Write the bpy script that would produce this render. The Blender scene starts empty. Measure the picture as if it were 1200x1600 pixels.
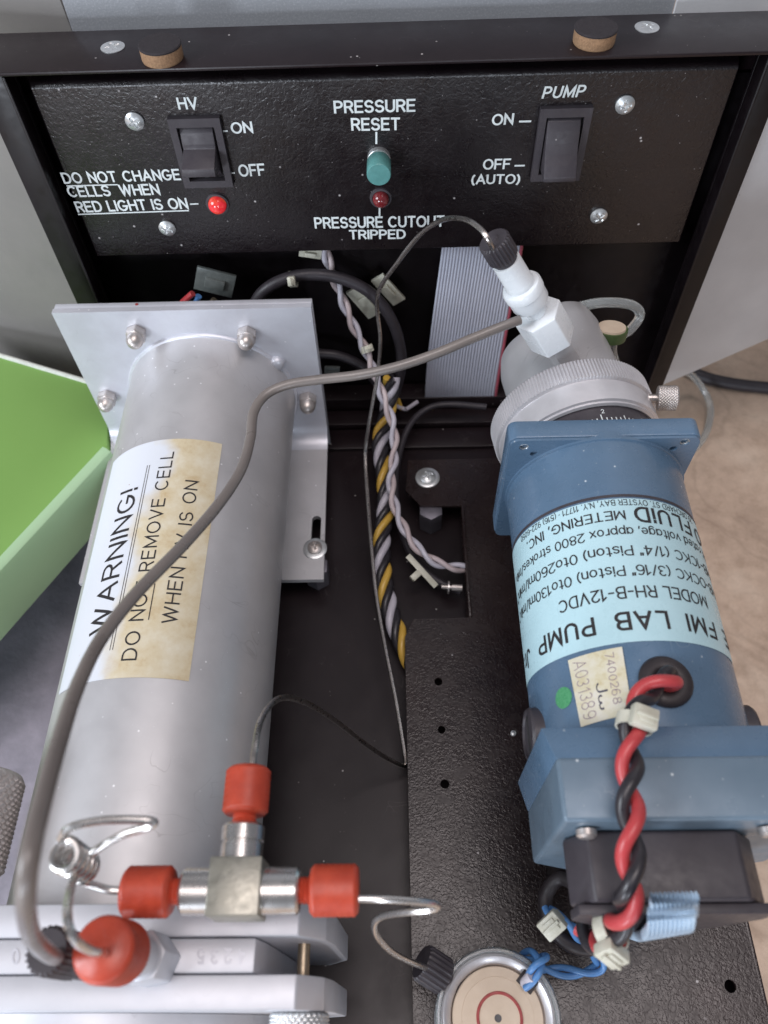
import bpy, bmesh, math, random
from mathutils import Vector, Matrix, noise
random.seed(7)
S = 0.01                      # everything below is written in centimetres
PI = math.pi
sc = bpy.context.scene
C = sc.collection

# ------------------------------------------------------------------ camera
CAM = Vector((0, 0, 33.0))
RIGHT = Vector((0.99965981, -0.00399414, -0.02577415))
DOWN = Vector((-0.01760589, -0.83242905, -0.55385188))
FWD = Vector((-0.01924299, 0.55411724, -0.83221619))
FPX = 1224.3
cd = bpy.data.cameras.new('camera')
cam = bpy.data.objects.new('camera', cd)
C.objects.link(cam)
R3 = Matrix((RIGHT, -DOWN, -FWD)).transposed()
cam.matrix_world = Matrix.Translation(CAM * S) @ R3.to_4x4()
cd.sensor_fit = 'VERTICAL'
cd.sensor_height = 36.0
cd.lens = FPX / 1600 * 36.0
cd.clip_start = 0.01
cd.clip_end = 50
cd.dof.use_dof = True
cd.dof.focus_distance = 0.285
cd.dof.aperture_fstop = 14.0
sc.camera = cam

# ------------------------------------------------------------------ world, lamps, exposure
w = bpy.data.worlds.new('World')
sc.world = w
w.use_nodes = True
bg = w.node_tree.nodes['Background']
bg.inputs[0].default_value = (0.86, 0.90, 1.0, 1)
bg.inputs[1].default_value = 0.20


def area(name, loc, target, sx, sy, power, col):
    l = bpy.data.lights.new(name, 'AREA')
    l.shape = 'RECTANGLE'
    l.size = sx
    l.size_y = sy
    l.energy = power
    l.color = col
    o = bpy.data.objects.new(name, l)
    o.location = loc
    o.rotation_euler = (Vector(target) - Vector(loc)).to_track_quat('-Z', 'Y').to_euler()
    C.objects.link(o)
    return o


area('ceiling_lamp', (0.1, -0.1, 1.9), (0, 0.12, 0), 1.3, 0.9, 16, (1.0, 0.90, 0.89))
area('left_window', (-1.6, -0.55, 1.0), (0, 0.12, 0.05), 0.9, 0.9, 28, (0.86, 0.92, 1.0))
area('front_window', (-1.0, -1.9, 0.15), (0, 0.28, 0.14), 0.36, 0.5, 19, (0.82, 0.89, 1.0))
area('narrow_window', (0.39, -1.9, 0.18), (0.04, 0.28, 0.14), 0.12, 0.5, 6, (0.82, 0.89, 1.0))
sc.view_settings.view_transform = 'Standard'
sc.view_settings.look = 'None'
sc.view_settings.exposure = 0.2
sc.view_settings.gamma = 1.0


# ------------------------------------------------------------------ helpers
def P(u, v, X=None, Y=None, Z=None):
    """point of the place seen at photo pixel (u, v), on a known plane of the place (cm)"""
    d = RIGHT * ((u - 600) / FPX) + DOWN * ((v - 800) / FPX) + FWD
    if X is not None:
        t = (X - CAM.x) / d.x
    elif Y is not None:
        t = (Y - CAM.y) / d.y
    else:
        t = (Z - CAM.z) / d.z
    return CAM + d * t


BASE = {}


def base_of(o):
    return BASE.get(o.name, Vector((0, 0, 0))) if o else Vector((0, 0, 0))


def tag(o, label=None, cat=None, group=None, kind=None):
    if label:
        o['label'] = label
    if cat:
        o['category'] = cat
    if group:
        o['group'] = group
    if kind:
        o['kind'] = kind
    return o


def thing(name, label, cat, base=(0, 0, 0), group=None):
    o = bpy.data.objects.new(name, None)
    o.empty_display_size = 0.01
    o.location = Vector(base) * S
    C.objects.link(o)
    BASE[o.name] = Vector(base)
    return tag(o, label, cat, group)


def frame(origin, z, x=None):
    z = Vector(z).normalized()
    x = Vector(x) if x is not None else Vector((1, 0, 0))
    if abs(x.normalized().dot(z)) > 0.98:
        x = Vector((0, 1, 0))
    x = (x - z * x.dot(z)).normalized()
    y = z.cross(x)
    M = Matrix((x, y, z)).transposed().to_4x4()
    M.translation = Vector(origin)
    return M


I4 = Matrix.Identity(4)


class G:
    def __init__(s):
        s.v = []
        s.f = []

    def add(s, vs, fs, M=I4):
        n = len(s.v)
        s.v += [M @ Vector(p) for p in vs]
        s.f += [tuple(i + n for i in f) for f in fs]
        return s

    def bm(s, b, M=I4):
        b.verts.index_update()
        s.add([v.co.copy() for v in b.verts], [[v.index for v in f.verts] for f in b.faces], M)
        b.free()
        return s

    def box(s, x0, x1, y0, y1, z0, z1, b=0.0, M=I4, seg=2):
        t = bmesh.new()
        bmesh.ops.create_cube(t, size=1)
        for v in t.verts:
            v.co = Vector(((x0 + x1) / 2 + v.co.x * (x1 - x0), (y0 + y1) / 2 + v.co.y * (y1 - y0), (z0 + z1) / 2 + v.co.z * (z1 - z0)))
        if b > 0:
            bmesh.ops.bevel(t, geom=t.edges[:], offset=b, segments=seg, affect='EDGES', profile=0.5)
        return s.bm(t, M)

    def prism(s, poly, a0, a1, M=I4, b=0.0, seg=2, taper=None):
        """poly in local xy, extruded local z a0..a1"""
        t = bmesh.new()
        n = len(poly)
        A = [t.verts.new((p[0], p[1], a0)) for p in poly]
        q = poly if taper is None else taper
        B = [t.verts.new((p[0], p[1], a1)) for p in q]
        t.faces.new(A[::-1])
        t.faces.new(B)
        for i in range(n):
            j = (i + 1) % n
            t.faces.new((A[i], A[j], B[j], B[i]))
        bmesh.ops.recalc_face_normals(t, faces=t.faces[:])
        if b > 0:
            bmesh.ops.bevel(t, geom=t.edges[:], offset=b, segments=seg, affect='EDGES', profile=0.5)
        return s.bm(t, M)

    def lathe(s, prof, seg=32, M=I4, mod=None, cap=True):
        """prof [(r,z)]; mod(theta, k)->radius factor"""
        vs, fs = [], []
        for k, (r, z) in enumerate(prof):
            for i in range(seg):
                a = 2 * PI * i / seg
                rr = r * (mod(i, k) if mod else 1)
                vs.append((rr * math.cos(a), rr * math.sin(a), z))
        for k in range(len(prof) - 1):
            for i in range(seg):
                j = (i + 1) % seg
                fs.append((k * seg + i, k * seg + j, (k + 1) * seg + j, (k + 1) * seg + i))
        if cap:
            fs.append(tuple(range(seg))[::-1])
            fs.append(tuple((len(prof) - 1) * seg + i for i in range(seg)))
        return s.add(vs, fs, M)

    def ring(s, prof, seg=32, M=I4):
        """closed profile torus-like"""
        vs, fs = [], []
        n = len(prof)
        for (r, z) in prof:
            for i in range(seg):
                a = 2 * PI * i / seg
                vs.append((r * math.cos(a), r * math.sin(a), z))
        for k in range(n):
            k2 = (k + 1) % n
            for i in range(seg):
                j = (i + 1) % seg
                fs.append((k * seg + i, k * seg + j, k2 * seg + j, k2 * seg + i))
        return s.add(vs, fs, M)

    def tube(s, pts, r, seg=12, rf=None):
        pts = [Vector(p) for p in pts]
        n = len(pts)
        T = []
        for i in range(n):
            T.append((pts[min(i + 1, n - 1)] - pts[max(i - 1, 0)]).normalized())
        u = T[0].orthogonal().normalized()
        vs, fs = [], []
        for i in range(n):
            if i:
                q = T[i - 1].rotation_difference(T[i])
                u = (q @ u).normalized()
            wv = T[i].cross(u)
            ri = rf(i / (n - 1)) if rf else r
            for k in range(seg):
                a = 2 * PI * k / seg
                vs.append(pts[i] + (u * math.cos(a) + wv * math.sin(a)) * ri)
        for i in range(n - 1):
            for k in range(seg):
                j = (k + 1) % seg
                fs.append((i * seg + k, i * seg + j, (i + 1) * seg + j, (i + 1) * seg + k))
        fs.append(tuple(range(seg))[::-1])
        fs.append(tuple((n - 1) * seg + k for k in range(seg)))
        return s.add(vs, fs)

    def build(s, name, mat, parent=None, smooth=35, base=None):
        if parent is not None:
            b0 = base_of(parent)
        else:
            if base is None:
                xs = [p.x for p in s.v]
                ys = [p.y for p in s.v]
                zs = [p.z for p in s.v]
                base = ((min(xs) + max(xs)) / 2, (min(ys) + max(ys)) / 2, min(zs))
            b0 = Vector(base)
        me = bpy.data.meshes.new(name)
        me.from_pydata([tuple((p - b0) * S) for p in s.v], [], s.f)
        bmx = bmesh.new()
        bmx.from_mesh(me)
        bmesh.ops.recalc_face_normals(bmx, faces=bmx.faces[:])
        bmx.to_mesh(me)
        bmx.free()
        me.materials.append(mat)
        if smooth:
            for p in me.polygons:
                p.use_smooth = True
            me.set_sharp_from_angle(angle=math.radians(smooth))
        o = bpy.data.objects.new(name, me)
        C.objects.link(o)
        if parent is not None:
            o.parent = parent
        else:
            o.location = b0 * S
        BASE[o.name] = b0.copy()
        return o


def dup(o, delta=(0, 0, 0), parent='same'):
    """copy of a part (with its sub-parts) moved by delta cm"""
    c = o.copy()
    C.objects.link(c)
    if parent != 'same':
        c.parent = parent
    c.location = o.location + Vector(delta) * S
    BASE[c.name] = base_of(o)
    for ch in [k for k in o.children]:
        d = ch.copy()
        C.objects.link(d)
        d.parent = c
    return c


def spline(kn, n=10):
    kn = [Vector(k) for k in kn]
    P0 = [kn[0] * 2 - kn[1]] + kn + [kn[-1] * 2 - kn[-2]]
    out = []
    for i in range(1, len(P0) - 2):
        a, b, c, d = P0[i - 1:i + 3]
        for k in range(n):
            t = k / n
            out.append(0.5 * ((2 * b) + (c - a) * t + (2 * a - 5 * b + 4 * c - d) * t * t + (3 * b - a - 3 * c + d) * t ** 3))
    out.append(kn[-1])
    return out


def pk(*l):
    """knots given as (pixel u, pixel v, height Z)"""
    return [P(u, v, Z=z) for (u, v, z) in l]


def resample(pts, step):
    out = [pts[0]]
    acc = 0
    for a, b in zip(pts, pts[1:]):
        L = (b - a).length
        while acc + L >= step:
            t = (step - acc) / L
            a = a.lerp(b, t)
            out.append(a.copy())
            L = (b - a).length
            acc = 0
        acc += L
    return out


def strands(path, n, off, pitch, phase=0.0, step=0.07, taper=None):
    """n interleaved helices about a path"""
    pts = resample(path, step)
    m = len(pts)
    res = [[] for _ in range(n)]
    Tp = None
    u = None
    for i in range(m):
        T = (pts[min(i + 1, m - 1)] - pts[max(i - 1, 0)]).normalized()
        if u is None:
            u = (Vector((0, 0, 1)) - T * T.z).normalized()
        else:
            u = (Tp.rotation_difference(T) @ u).normalized()
        Tp = T
        wv = T.cross(u)
        for k in range(n):
            a = phase + 2 * PI * (k / n + i * step / pitch)
            o = off if taper is None else off * taper(i / m)
            res[k].append(pts[i] + (u * math.cos(a) + wv * math.sin(a)) * o)
    return res


def curve_plate(outline, holes, z0, z1):
    cu = bpy.data.curves.new('tmp', 'CURVE')
    cu.dimensions = '2D'
    cu.fill_mode = 'BOTH'
    cu.extrude = (z1 - z0) / 2
    for loop in [outline] + holes:
        sp = cu.splines.new('POLY')
        sp.points.add(len(loop) - 1)
        for p, q in zip(sp.points, loop):
            p.co = (q[0], q[1], 0, 1)
        sp.use_cyclic_u = True
    o = bpy.data.objects.new('tmp', cu)
    C.objects.link(o)
    dg = bpy.context.evaluated_depsgraph_get()
    ev = o.evaluated_get(dg)
    me = ev.to_mesh()
    vs = [v.co + Vector((0, 0, (z0 + z1) / 2)) for v in me.vertices]
    fs = [tuple(p.vertices) for p in me.polygons]
    ev.to_mesh_clear()
    bpy.data.objects.remove(o)
    bpy.data.curves.remove(cu)
    t = bmesh.new()
    bv = [t.verts.new(v) for v in vs]
    for f in fs:
        try:
            t.faces.new([bv[i] for i in f])
        except ValueError:
            pass
    bmesh.ops.remove_doubles(t, verts=t.verts[:], dist=1e-5)
    return t


def circ(x, y, r, n=20):
    return [(x + r * math.cos(2 * PI * i / n), y + r * math.sin(2 * PI * i / n)) for i in range(n)]


def el(cx, cy, rx, ry, a0, a1, n=None):
    n = n or max(3, int(abs(a1 - a0) / 22))
    return [(cx + rx * math.cos(math.radians(a0 + (a1 - a0) * i / n)), cy + ry * math.sin(math.radians(a0 + (a1 - a0) * i / n))) for i in range(n + 1)]


FONT = {
    'A': (.74, [[(0, 0), (.37, 1), (.74, 0)], [(.13, .33), (.61, .33)]]),
    'B': (.62, [[(0, 0), (0, 1), (.34, 1)] + el(.34, .76, .24, .24, 90, -90) + [(0, .52)], [(.34, .52)] + el(.34, .26, .28, .26, 90, -90) + [(0, 0)]]),
    'C': (.74, [el(.39, .5, .39, .5, 48, 312)]),
    'D': (.68, [[(0, 0), (0, 1), (.28, 1)] + el(.28, .5, .40, .5, 90, -90) + [(0, 0)]]),
    'E': (.56, [[(.56, 1), (0, 1), (0, 0), (.56, 0)], [(0, .52), (.50, .52)]]),
    'F': (.54, [[(.54, 1), (0, 1), (0, 0)], [(0, .50), (.47, .50)]]),
    'G': (.78, [el(.39, .5, .39, .5, 48, 350) + [(.78, .44), (.44, .44)]]),
    'H': (.66, [[(0, 0), (0, 1)], [(.66, 0), (.66, 1)], [(0, .52), (.66, .52)]]),
    'I': (.0, [[(0, 0), (0, 1)]]),
    'J': (.44, [[(.44, 1), (.44, .26)] + el(.22, .26, .22, .26, 0, -170)]),
    'K': (.62, [[(0, 0), (0, 1)], [(.60, 1), (0, .36)], [(.2, .56), (.62, 0)]]),
    'L': (.50, [[(0, 1), (0, 0), (.50, 0)]]),
    'M': (.80, [[(0, 0), (0, 1), (.40, .12), (.80, 1), (.80, 0)]]),
    'N': (.66, [[(0, 0), (0, 1), (.66, 0), (.66, 1)]]),
    'O': (.80, [el(.40, .5, .40, .5, 0, 352, 22) + [(.80, .5)]]),
    'P': (.58, [[(0, 0), (0, 1), (.30, 1)] + el(.30, .73, .28, .27, 90, -90) + [(0, .46)]]),
    'Q': (.80, [el(.40, .5, .40, .5, 0, 352, 22) + [(.80, .5)], [(.5, .25), (.8, -.05)]]),
    'R': (.60, [[(0, 0), (0, 1), (.32, 1)] + el(.32, .74, .27, .26, 90, -90) + [(0, .48)], [(.34, .48), (.60, 0)]]),
    'S': (.60, [el(.30, .74, .28, .26, 25, 250) + el(.30, .26, .30, .26, 78, -155)]),
    'T': (.62, [[(0, 1), (.62, 1)], [(.31, 1), (.31, 0)]]),
    'U': (.64, [[(0, 1), (0, .30)] + el(.32, .32, .32, .32, 180, 360) + [(.64, 1)]]),
    'V': (.70, [[(0, 1), (.35, 0), (.70, 1)]]),
    'W': (1.0, [[(0, 1), (.25, 0), (.50, 1), (.75, 0), (1.0, 1)]]),
    'X': (.66, [[(0, 0), (.66, 1)], [(0, 1), (.66, 0)]]),
    'Y': (.66, [[(0, 1), (.33, .48), (.66, 1)], [(.33, .48), (.33, 0)]]),
    'Z': (.60, [[(0, 1), (.6, 1), (0, 0), (.6, 0)]]),
    '0': (.56, [el(.28, .5, .28, .5, 0, 352, 22) + [(.56, .5)]]),
    '1': (.26, [[(0, .76), (.26, 1), (.26, 0)]]),
    '2': (.56, [el(.28, .72, .28, .28, 165, -35) + [(0, 0), (.56, 0)]]),
    '3': (.54, [el(.26, .76, .25, .24, 150, -80) + el(.26, .26, .28, .26, 80, -155)]),
    '4': (.58, [[(.42, 0), (.42, 1), (0, .28), (.58, .28)]]),
    '5': (.54, [[(.50, 1), (.08, 1), (.03, .50)] + el(.26, .32, .28, .32, 125, -155)]),
    '6': (.56, [el(.30, .5, .30, .5, 60, 180) + el(.28, .30, .28, .30, 180, 530, 20)]),
    '7': (.52, [[(0, 1), (.52, 1), (.18, 0)]]),
    '8': (.56, [el(.28, .76, .24, .24, -90, 265, 18), el(.28, .26, .28, .26, 90, 445, 18)]),
    '9': (.56, [el(.26, .5, .30, .5, -120, 0) + el(.28, .70, .28, .30, 0, 350, 20)]),
    'a': (.50, [el(.24, .34, .24, .34, 20, 340, 16), [(.49, .70), (.49, 0)]]),
    'd': (.50, [el(.24, .34, .24, .34, 20, 340, 16), [(.49, 1), (.49, 0)]]),
    'e': (.50, [[(.02, .36), (.50, .36)] + el(.25, .34, .25, .34, 5, 320, 16)]),
    'g': (.50, [el(.24, .34, .24, .34, 20, 340, 16), [(.49, .70), (.49, -.05)] + el(.26, -.05, .23, .22, 0, -150)]),
    'i': (.0, [[(0, 0), (0, .70)], [(0, .88), (0, 1.0)]]),
    'k': (.44, [[(0, 0), (0, 1)], [(.42, .70), (0, .26)], [(.14, .40), (.44, 0)]]),
    'l': (.0, [[(0, 0), (0, 1)]]),
    'm': (.76, [[(0, 0), (0, .70)], [(0, .45)] + el(.19, .48, .19, .22, 170, 0) + [(.38, 0)], [(.38, .45)] + el(.57, .48, .19, .22, 170, 0) + [(.76, 0)]]),
    'n': (.44, [[(0, 0), (0, .70)], [(0, .43)] + el(.22, .46, .22, .24, 170, 0) + [(.44, 0)]]),
    'o': (.50, [el(.25, .35, .25, .35, 0, 350, 16) + [(.50, .35)]]),
    'p': (.50, [[(0, -.27), (0, .70)], el(.26, .34, .24, .34, 160, -160, 16)]),
    'r': (.28, [[(0, 0), (0, .70)], [(0, .40)] + el(.24, .42, .24, .27, 165, 80)]),
    's': (.42, [el(.21, .52, .19, .18, 25, 250) + el(.21, .17, .21, .17, 78, -155)]),
    't': (.30, [[(.10, .95), (.10, .12)] + el(.22, .12, .12, .12, 180, 290), [(-.04, .70), (.28, .70)]]),
    'v': (.46, [[(0, .70), (.23, 0), (.46, .70)]]),
    'x': (.46, [[(0, .70), (.46, 0)], [(0, 0), (.46, .70)]]),
    'w': (.66, [el(.18, .22, .18, .22, 150, 360) + el(.50, .22, .16, .22, 180, 390)]),
    '.': (.0, [[(0, -.02), (0, .10)]]),
    ',': (.06, [[(.06, .10), (0, -.16)]]),
    '-': (.34, [[(0, .45), (.34, .45)]]),
    '/': (.34, [[(0, -.04), (.34, 1.04)]]),
    '(': (.18, [el(.42, .42, .42, .68, 125, 235)]),
    ')': (.18, [el(-.24, .42, .42, .68, 55, -55)]),
    '*': (.24, [[(0, .72), (.24, .94)], [(0, .94), (.24, .72)]]),
    '"': (.16, [[(0, 1.05), (-.03, .80)], [(.16, 1.05), (.13, .80)]]),
    '!': (.0, [[(0, 1), (0, .30)], [(0, .10), (0, -.02)]]),
    '\u2022': (.10, [[(0, .5), (.12, .5)]]),
}


def letters(body, weight=0.15, spacing=1.0, shear=0.0, word=1.0, wob=0.0):
    """stroke lettering as flat ribbons: x 0..1 over its width, y in cap heights; z = stroke order"""
    vs, fs = [], []
    x = 0.0
    hw = weight / 2
    zi = 0
    rr = random.Random(len(body))
    for ch in body:
        if ch == ' ':
            x += 0.42 * word
            continue
        wd, strokes = FONT[ch]
        jx, jy, js = (rr.uniform(-wob, wob), rr.uniform(-wob, wob), 1 + rr.uniform(-wob, wob))
        for st in strokes:
            pts = [Vector((x + (p[0] + jx) * js + shear * p[1], (p[1] + jy) * js)) for p in st]
            q = [pts[0]]
            for p in pts[1:]:
                dl = (p - q[-1]).length
                if dl > 1e-3:
                    ns = max(1, math.ceil(dl / 0.17))
                    p0_ = q[-1]
                    for e_ in range(1, ns + 1):
                        q.append(p0_.lerp(p, e_ / ns))
            pts = q
            n = len(pts)
            D = [(pts[k + 1] - pts[k]).normalized() for k in range(n - 1)]
            base = len(vs)
            for k in range(n):
                d0 = D[max(k - 1, 0)]
                d1 = D[min(k, n - 2)]
                t_ = (d0 + d1)
                if t_.length < 0.2:
                    t_ = d0
                t_ = t_.normalized()
                c_ = max(0.42, t_.dot(d0))
                nrm = Vector((-t_.y, t_.x)) * (hw / c_)
                p = pts[k].copy()
                if k == 0:
                    p -= d0 * hw * 0.8
                if k == n - 1:
                    p += d1 * hw * 0.8
                zz = zi + 0.9 * k / n
                vs.append((p.x - nrm.x, p.y - nrm.y, zz))
                vs.append((p.x + nrm.x, p.y + nrm.y, zz))
            for k in range(n - 1):
                b = base + 2 * k
                fs.append((b, b + 1, b + 3, b + 2))
            zi = (zi + 1) % 3
        x += wd * js + 0.26 * spacing
    x0 = min(v[0] for v in vs)
    x1 = max(v[0] for v in vs)
    return [((v[0] - x0) / (x1 - x0), v[1], v[2]) for v in vs], fs


def print_text(name, body, mp, mat, parent, **k):
    """mp(x01, ycap) -> point in cm"""
    uv, fs = letters(body, **k)
    up = (mp(0.5, 1) - mp(0.5, 0)).cross(mp(0.52, 0) - mp(0.48, 0)).normalized()
    ce = CAM - mp(0.5, 0.5)
    if up.dot(ce) < 0:
        up = -up
    g = G()
    g.add([mp(a, b) + up * (0.0012 * z) for a, b, z in uv], fs)
    return g.build(name, mat, parent, smooth=0)


# ------------------------------------------------------------------ materials
def new_mat(name):
    m = bpy.data.materials.new(name)
    m.use_nodes = True
    nt = m.node_tree
    return m, nt, nt.nodes['Principled BSDF']


def coords(nt, scale=1.0, vec=(1, 1, 1), kind='Object'):
    tc = nt.nodes.new('ShaderNodeTexCoord')
    mp = nt.nodes.new('ShaderNodeMapping')
    k = scale * (100 if kind == 'Object' else 1)
    mp.inputs['Scale'].default_value = (k * vec[0], k * vec[1], k * vec[2])
    nt.links.new(tc.outputs[kind], mp.inputs[0])
    return mp.outputs[0]


def noise_n(nt, vec, scale, detail=3, rough=0.55, dist=0.0):
    n = nt.nodes.new('ShaderNodeTexNoise')
    n.inputs['Scale'].default_value = scale
    n.inputs['Detail'].default_value = detail
    n.inputs['Roughness'].default_value = rough
    n.inputs['Distortion'].default_value = dist
    nt.links.new(vec, n.inputs['Vector'])
    return n.outputs[0]


def ramp(nt, fac, stops):
    r = nt.nodes.new('ShaderNodeValToRGB')
    e = r.color_ramp.elements
    while len(e) < len(stops):
        e.new(0.5)
    for k, (p, c) in enumerate(stops):
        e[k].position = p
        e[k].color = (*c, 1) if len(c) == 3 else c
    nt.links.new(fac, r.inputs[0])
    return r.outputs[0]


def mixc(nt, fac, a, b):
    m = nt.nodes.new('ShaderNodeMix')
    m.data_type = 'RGBA'
    for sock, val in ((m.inputs[0], fac), (m.inputs[6], a), (m.inputs[7], b)):
        if hasattr(val, 'links'):
            nt.links.new(val, sock)
        elif isinstance(val, (int, float)):
            sock.default_value = val
        else:
            sock.default_value = (*val, 1)
    return m.outputs[2]


def bump(nt, h, strength, dist_cm, prev=None):
    b = nt.nodes.new('ShaderNodeBump')
    b.inputs['Strength'].default_value = strength
    b.inputs['Distance'].default_value = dist_cm * S
    nt.links.new(h, b.inputs['Height'])
    if prev is not None:
        nt.links.new(prev, b.inputs['Normal'])
    return b.outputs[0]


def specks(nt, vec, scale, amount):
    """sparse dust specks: 1 on specks"""
    v = nt.nodes.new('ShaderNodeTexVoronoi')
    v.inputs['Scale'].default_value = scale
    nt.links.new(vec, v.inputs['Vector'])
    a = ramp(nt, v.outputs['Distance'], [(0.045, (1, 1, 1)), (0.11, (0, 0, 0))])
    b = ramp(nt, v.outputs['Color'], [(1 - amount - 0.01, (0, 0, 0)), (1 - amount, (1, 1, 1))])
    m = nt.nodes.new('ShaderNodeMath')
    m.operation = 'MULTIPLY'
    nt.links.new(a, m.inputs[0])
    nt.links.new(b, m.inputs[1])
    return m.outputs[0]


def scratches(nt, scale, width, stretch=(1, 1, 1)):
    """thin curved hairlines"""
    v = coords(nt, 1.0, stretch)
    n = noise_n(nt, v, scale, 1.5, 0.5, 2.2)
    line = ramp(nt, n, [(0.5 - width, (0, 0, 0)), (0.5, (1, 1, 1)), (0.5 + width, (0, 0, 0))])
    gate = ramp(nt, noise_n(nt, coords(nt, 1.0, (0.8, 1.3, 1.1)), scale * 0.9, 2), [(0.54, (0, 0, 0)), (0.64, (1, 1, 1))])
    m = nt.nodes.new('ShaderNodeMath')
    m.operation = 'MULTIPLY'
    nt.links.new(line, m.inputs[0])
    nt.links.new(gate, m.inputs[1])
    return m.outputs[0]


def mat(name, col, rough=0.5, metal=0.0, col2=None, vs=2.0, bs=None, bst=0.3, bd=0.01, dust=0.0, dustc=(0.45, 0.43, 0.42), wear=None, coat=0.0, spec=0.5, sss=0.0, trans=0.0, aniso=None, rvar=0.1):
    m, nt, b = new_mat(name)
    v = coords(nt)
    c2 = col2 if col2 else tuple(min(1, x * 0.82) for x in col)
    n1 = noise_n(nt, v, vs, 5, 0.6)
    f = ramp(nt, n1, [(0.35, (0, 0, 0)), (0.65, (1, 1, 1))])
    c = mixc(nt, f, col, c2)
    if dust:
        d = specks(nt, v, 2.3, dust)
        c = mixc(nt, d, c, dustc)
        d2 = specks(nt, coords(nt, 1.0, (1.1, 0.9, 1.2)), 6.1, dust * 0.7)
        c = mixc(nt, d2, c, tuple(x * 0.75 for x in dustc))
    if wear:
        k = nt.nodes.new('ShaderNodeMath')
        k.operation = 'MULTIPLY'
        k.inputs[1].default_value = wear[0]
        nt.links.new(scratches(nt, wear[2], 0.007), k.inputs[0])
        c = mixc(nt, k.outputs[0], c, wear[1])
    nt.links.new(c, b.inputs['Base Color'])
    r = ramp(nt, noise_n(nt, v, vs * 2.7, 4, 0.6), [(0.3, (rough - rvar,) * 3), (0.7, (min(1, rough + rvar),) * 3)])
    nt.links.new(r, b.inputs['Roughness'])
    b.inputs['Metallic'].default_value = metal
    b.inputs['Specular IOR Level'].default_value = spec
    b.inputs['Coat Weight'].default_value = coat
    if sss:
        b.inputs['Subsurface Weight'].default_value = sss
        b.inputs['Subsurface Radius'].default_value = (0.006, 0.006, 0.006)
    if trans:
        b.inputs['Transmission Weight'].default_value = trans
    if bs:
        vv = coords(nt, 1.0, aniso) if aniso else v
        nt.links.new(bump(nt, noise_n(nt, vv, bs, 3, 0.6), bst, bd), b.inputs['Normal'])
    return m


def crinkle(name, col, col2, rough, dust, scale=5.5, st=0.55, dist=0.03, spec=0.5):
    """wrinkle paint: ridged distorted cells"""
    m, nt, b = new_mat(name)
    v = coords(nt)
    f = ramp(nt, noise_n(nt, v, 0.45, 4), [(0.35, (0, 0, 0)), (0.65, (1, 1, 1))])
    c = mixc(nt, f, col, col2)
    c = mixc(nt, specks(nt, v, 1.9, dust), c, (0.42, 0.40, 0.40))
    c = mixc(nt, specks(nt, coords(nt, 1, (0.93, 1.07, 1)), 5.2, dust * 0.8), c, (0.30, 0.28, 0.28))
    nt.links.new(c, b.inputs['Base Color'])
    nt.links.new(ramp(nt, noise_n(nt, v, 1.3, 4), [(0.3, (rough - 0.06,) * 3), (0.7, (rough + 0.08,) * 3)]), b.inputs['Roughness'])
    h = ramp(nt, noise_n(nt, v, scale, 2.5, 0.5, 0.9), [(0.36, (0, 0, 0)), (0.5, (0.55, 0.55, 0.55)), (0.62, (1, 1, 1))])
    n = bump(nt, h, st, dist)
    n = bump(nt, noise_n(nt, v, scale * 4, 2), 0.12, 0.01, n)
    nt.links.new(n, b.inputs['Normal'])
    b.inputs['Specular IOR Level'].default_value = spec
    return m


M = {}
M['panel'] = crinkle('black_wrinkle_panel_paint', (0.0055, 0.0032, 0.0044), (0.0085, 0.0055, 0.0068), 0.31, 0.16, 6.0, 0.36, 0.015, 0.6)
M['plate'] = crinkle('black_wrinkle_plate_paint', (0.0135, 0.0070, 0.0072), (0.022, 0.0125, 0.0115), 0.25, 0.18, 8.2, 0.36, 0.013, 0.55)
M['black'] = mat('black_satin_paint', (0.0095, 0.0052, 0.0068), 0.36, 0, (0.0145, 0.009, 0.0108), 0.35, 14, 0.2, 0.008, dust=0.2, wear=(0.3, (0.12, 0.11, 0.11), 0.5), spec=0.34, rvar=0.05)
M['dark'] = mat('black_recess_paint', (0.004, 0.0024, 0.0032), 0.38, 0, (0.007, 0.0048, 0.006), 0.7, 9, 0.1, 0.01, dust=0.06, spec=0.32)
M['alu'] = mat('satin_aluminium', (0.60, 0.595, 0.605), 0.42, 0.45, (0.52, 0.515, 0.525), 0.3, 30, 0.16, 0.006, dust=0.45, dustc=(0.95, 0.95, 0.97), wear=(0.5, (0.32, 0.31, 0.31), 0.35), rvar=0.06)
M['alu_plate'] = mat('plate_aluminium', (0.66, 0.68, 0.74), 0.42, 0.4, (0.58, 0.59, 0.64), 0.5, 18, 0.16, 0.006, dust=0.45, dustc=(0.95, 0.95, 0.97), wear=(0.35, (0.36, 0.36, 0.38), 0.6), rvar=0.05)
M['alu_brush'] = mat('brushed_aluminium', (0.70, 0.69, 0.71), 0.36, 0.55, (0.63, 0.62, 0.64), 1.2, 6, 0.10, 0.005, aniso=(1, 9, 9), rvar=0.04)
M['alu_clamp'] = mat('clamp_aluminium', (0.66, 0.675, 0.72), 0.44, 0.3, (0.60, 0.615, 0.66), 0.5, 8, 0.14, 0.006, aniso=(1, 6, 6), dust=0.2, wear=(0.3, (0.4, 0.4, 0.42), 0.6), rvar=0.04)
M['steel'] = mat('polished_steel', (0.66, 0.64, 0.62), 0.27, 0.95, (0.60, 0.58, 0.56), 0.8, 4, 0.05, 0.003, rvar=0.04)
M['steel_tube'] = mat('steel_tubing', (0.44, 0.41, 0.39), 0.30, 1.0, (0.36, 0.33, 0.31), 3, 9, 0.1, 0.005, rvar=0.06)
M['zinc'] = mat('zinc_screw', (0.70, 0.72, 0.73), 0.36, 0.75, (0.58, 0.60, 0.60), 3, 8, 0.06, 0.004, rvar=0.04)
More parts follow.
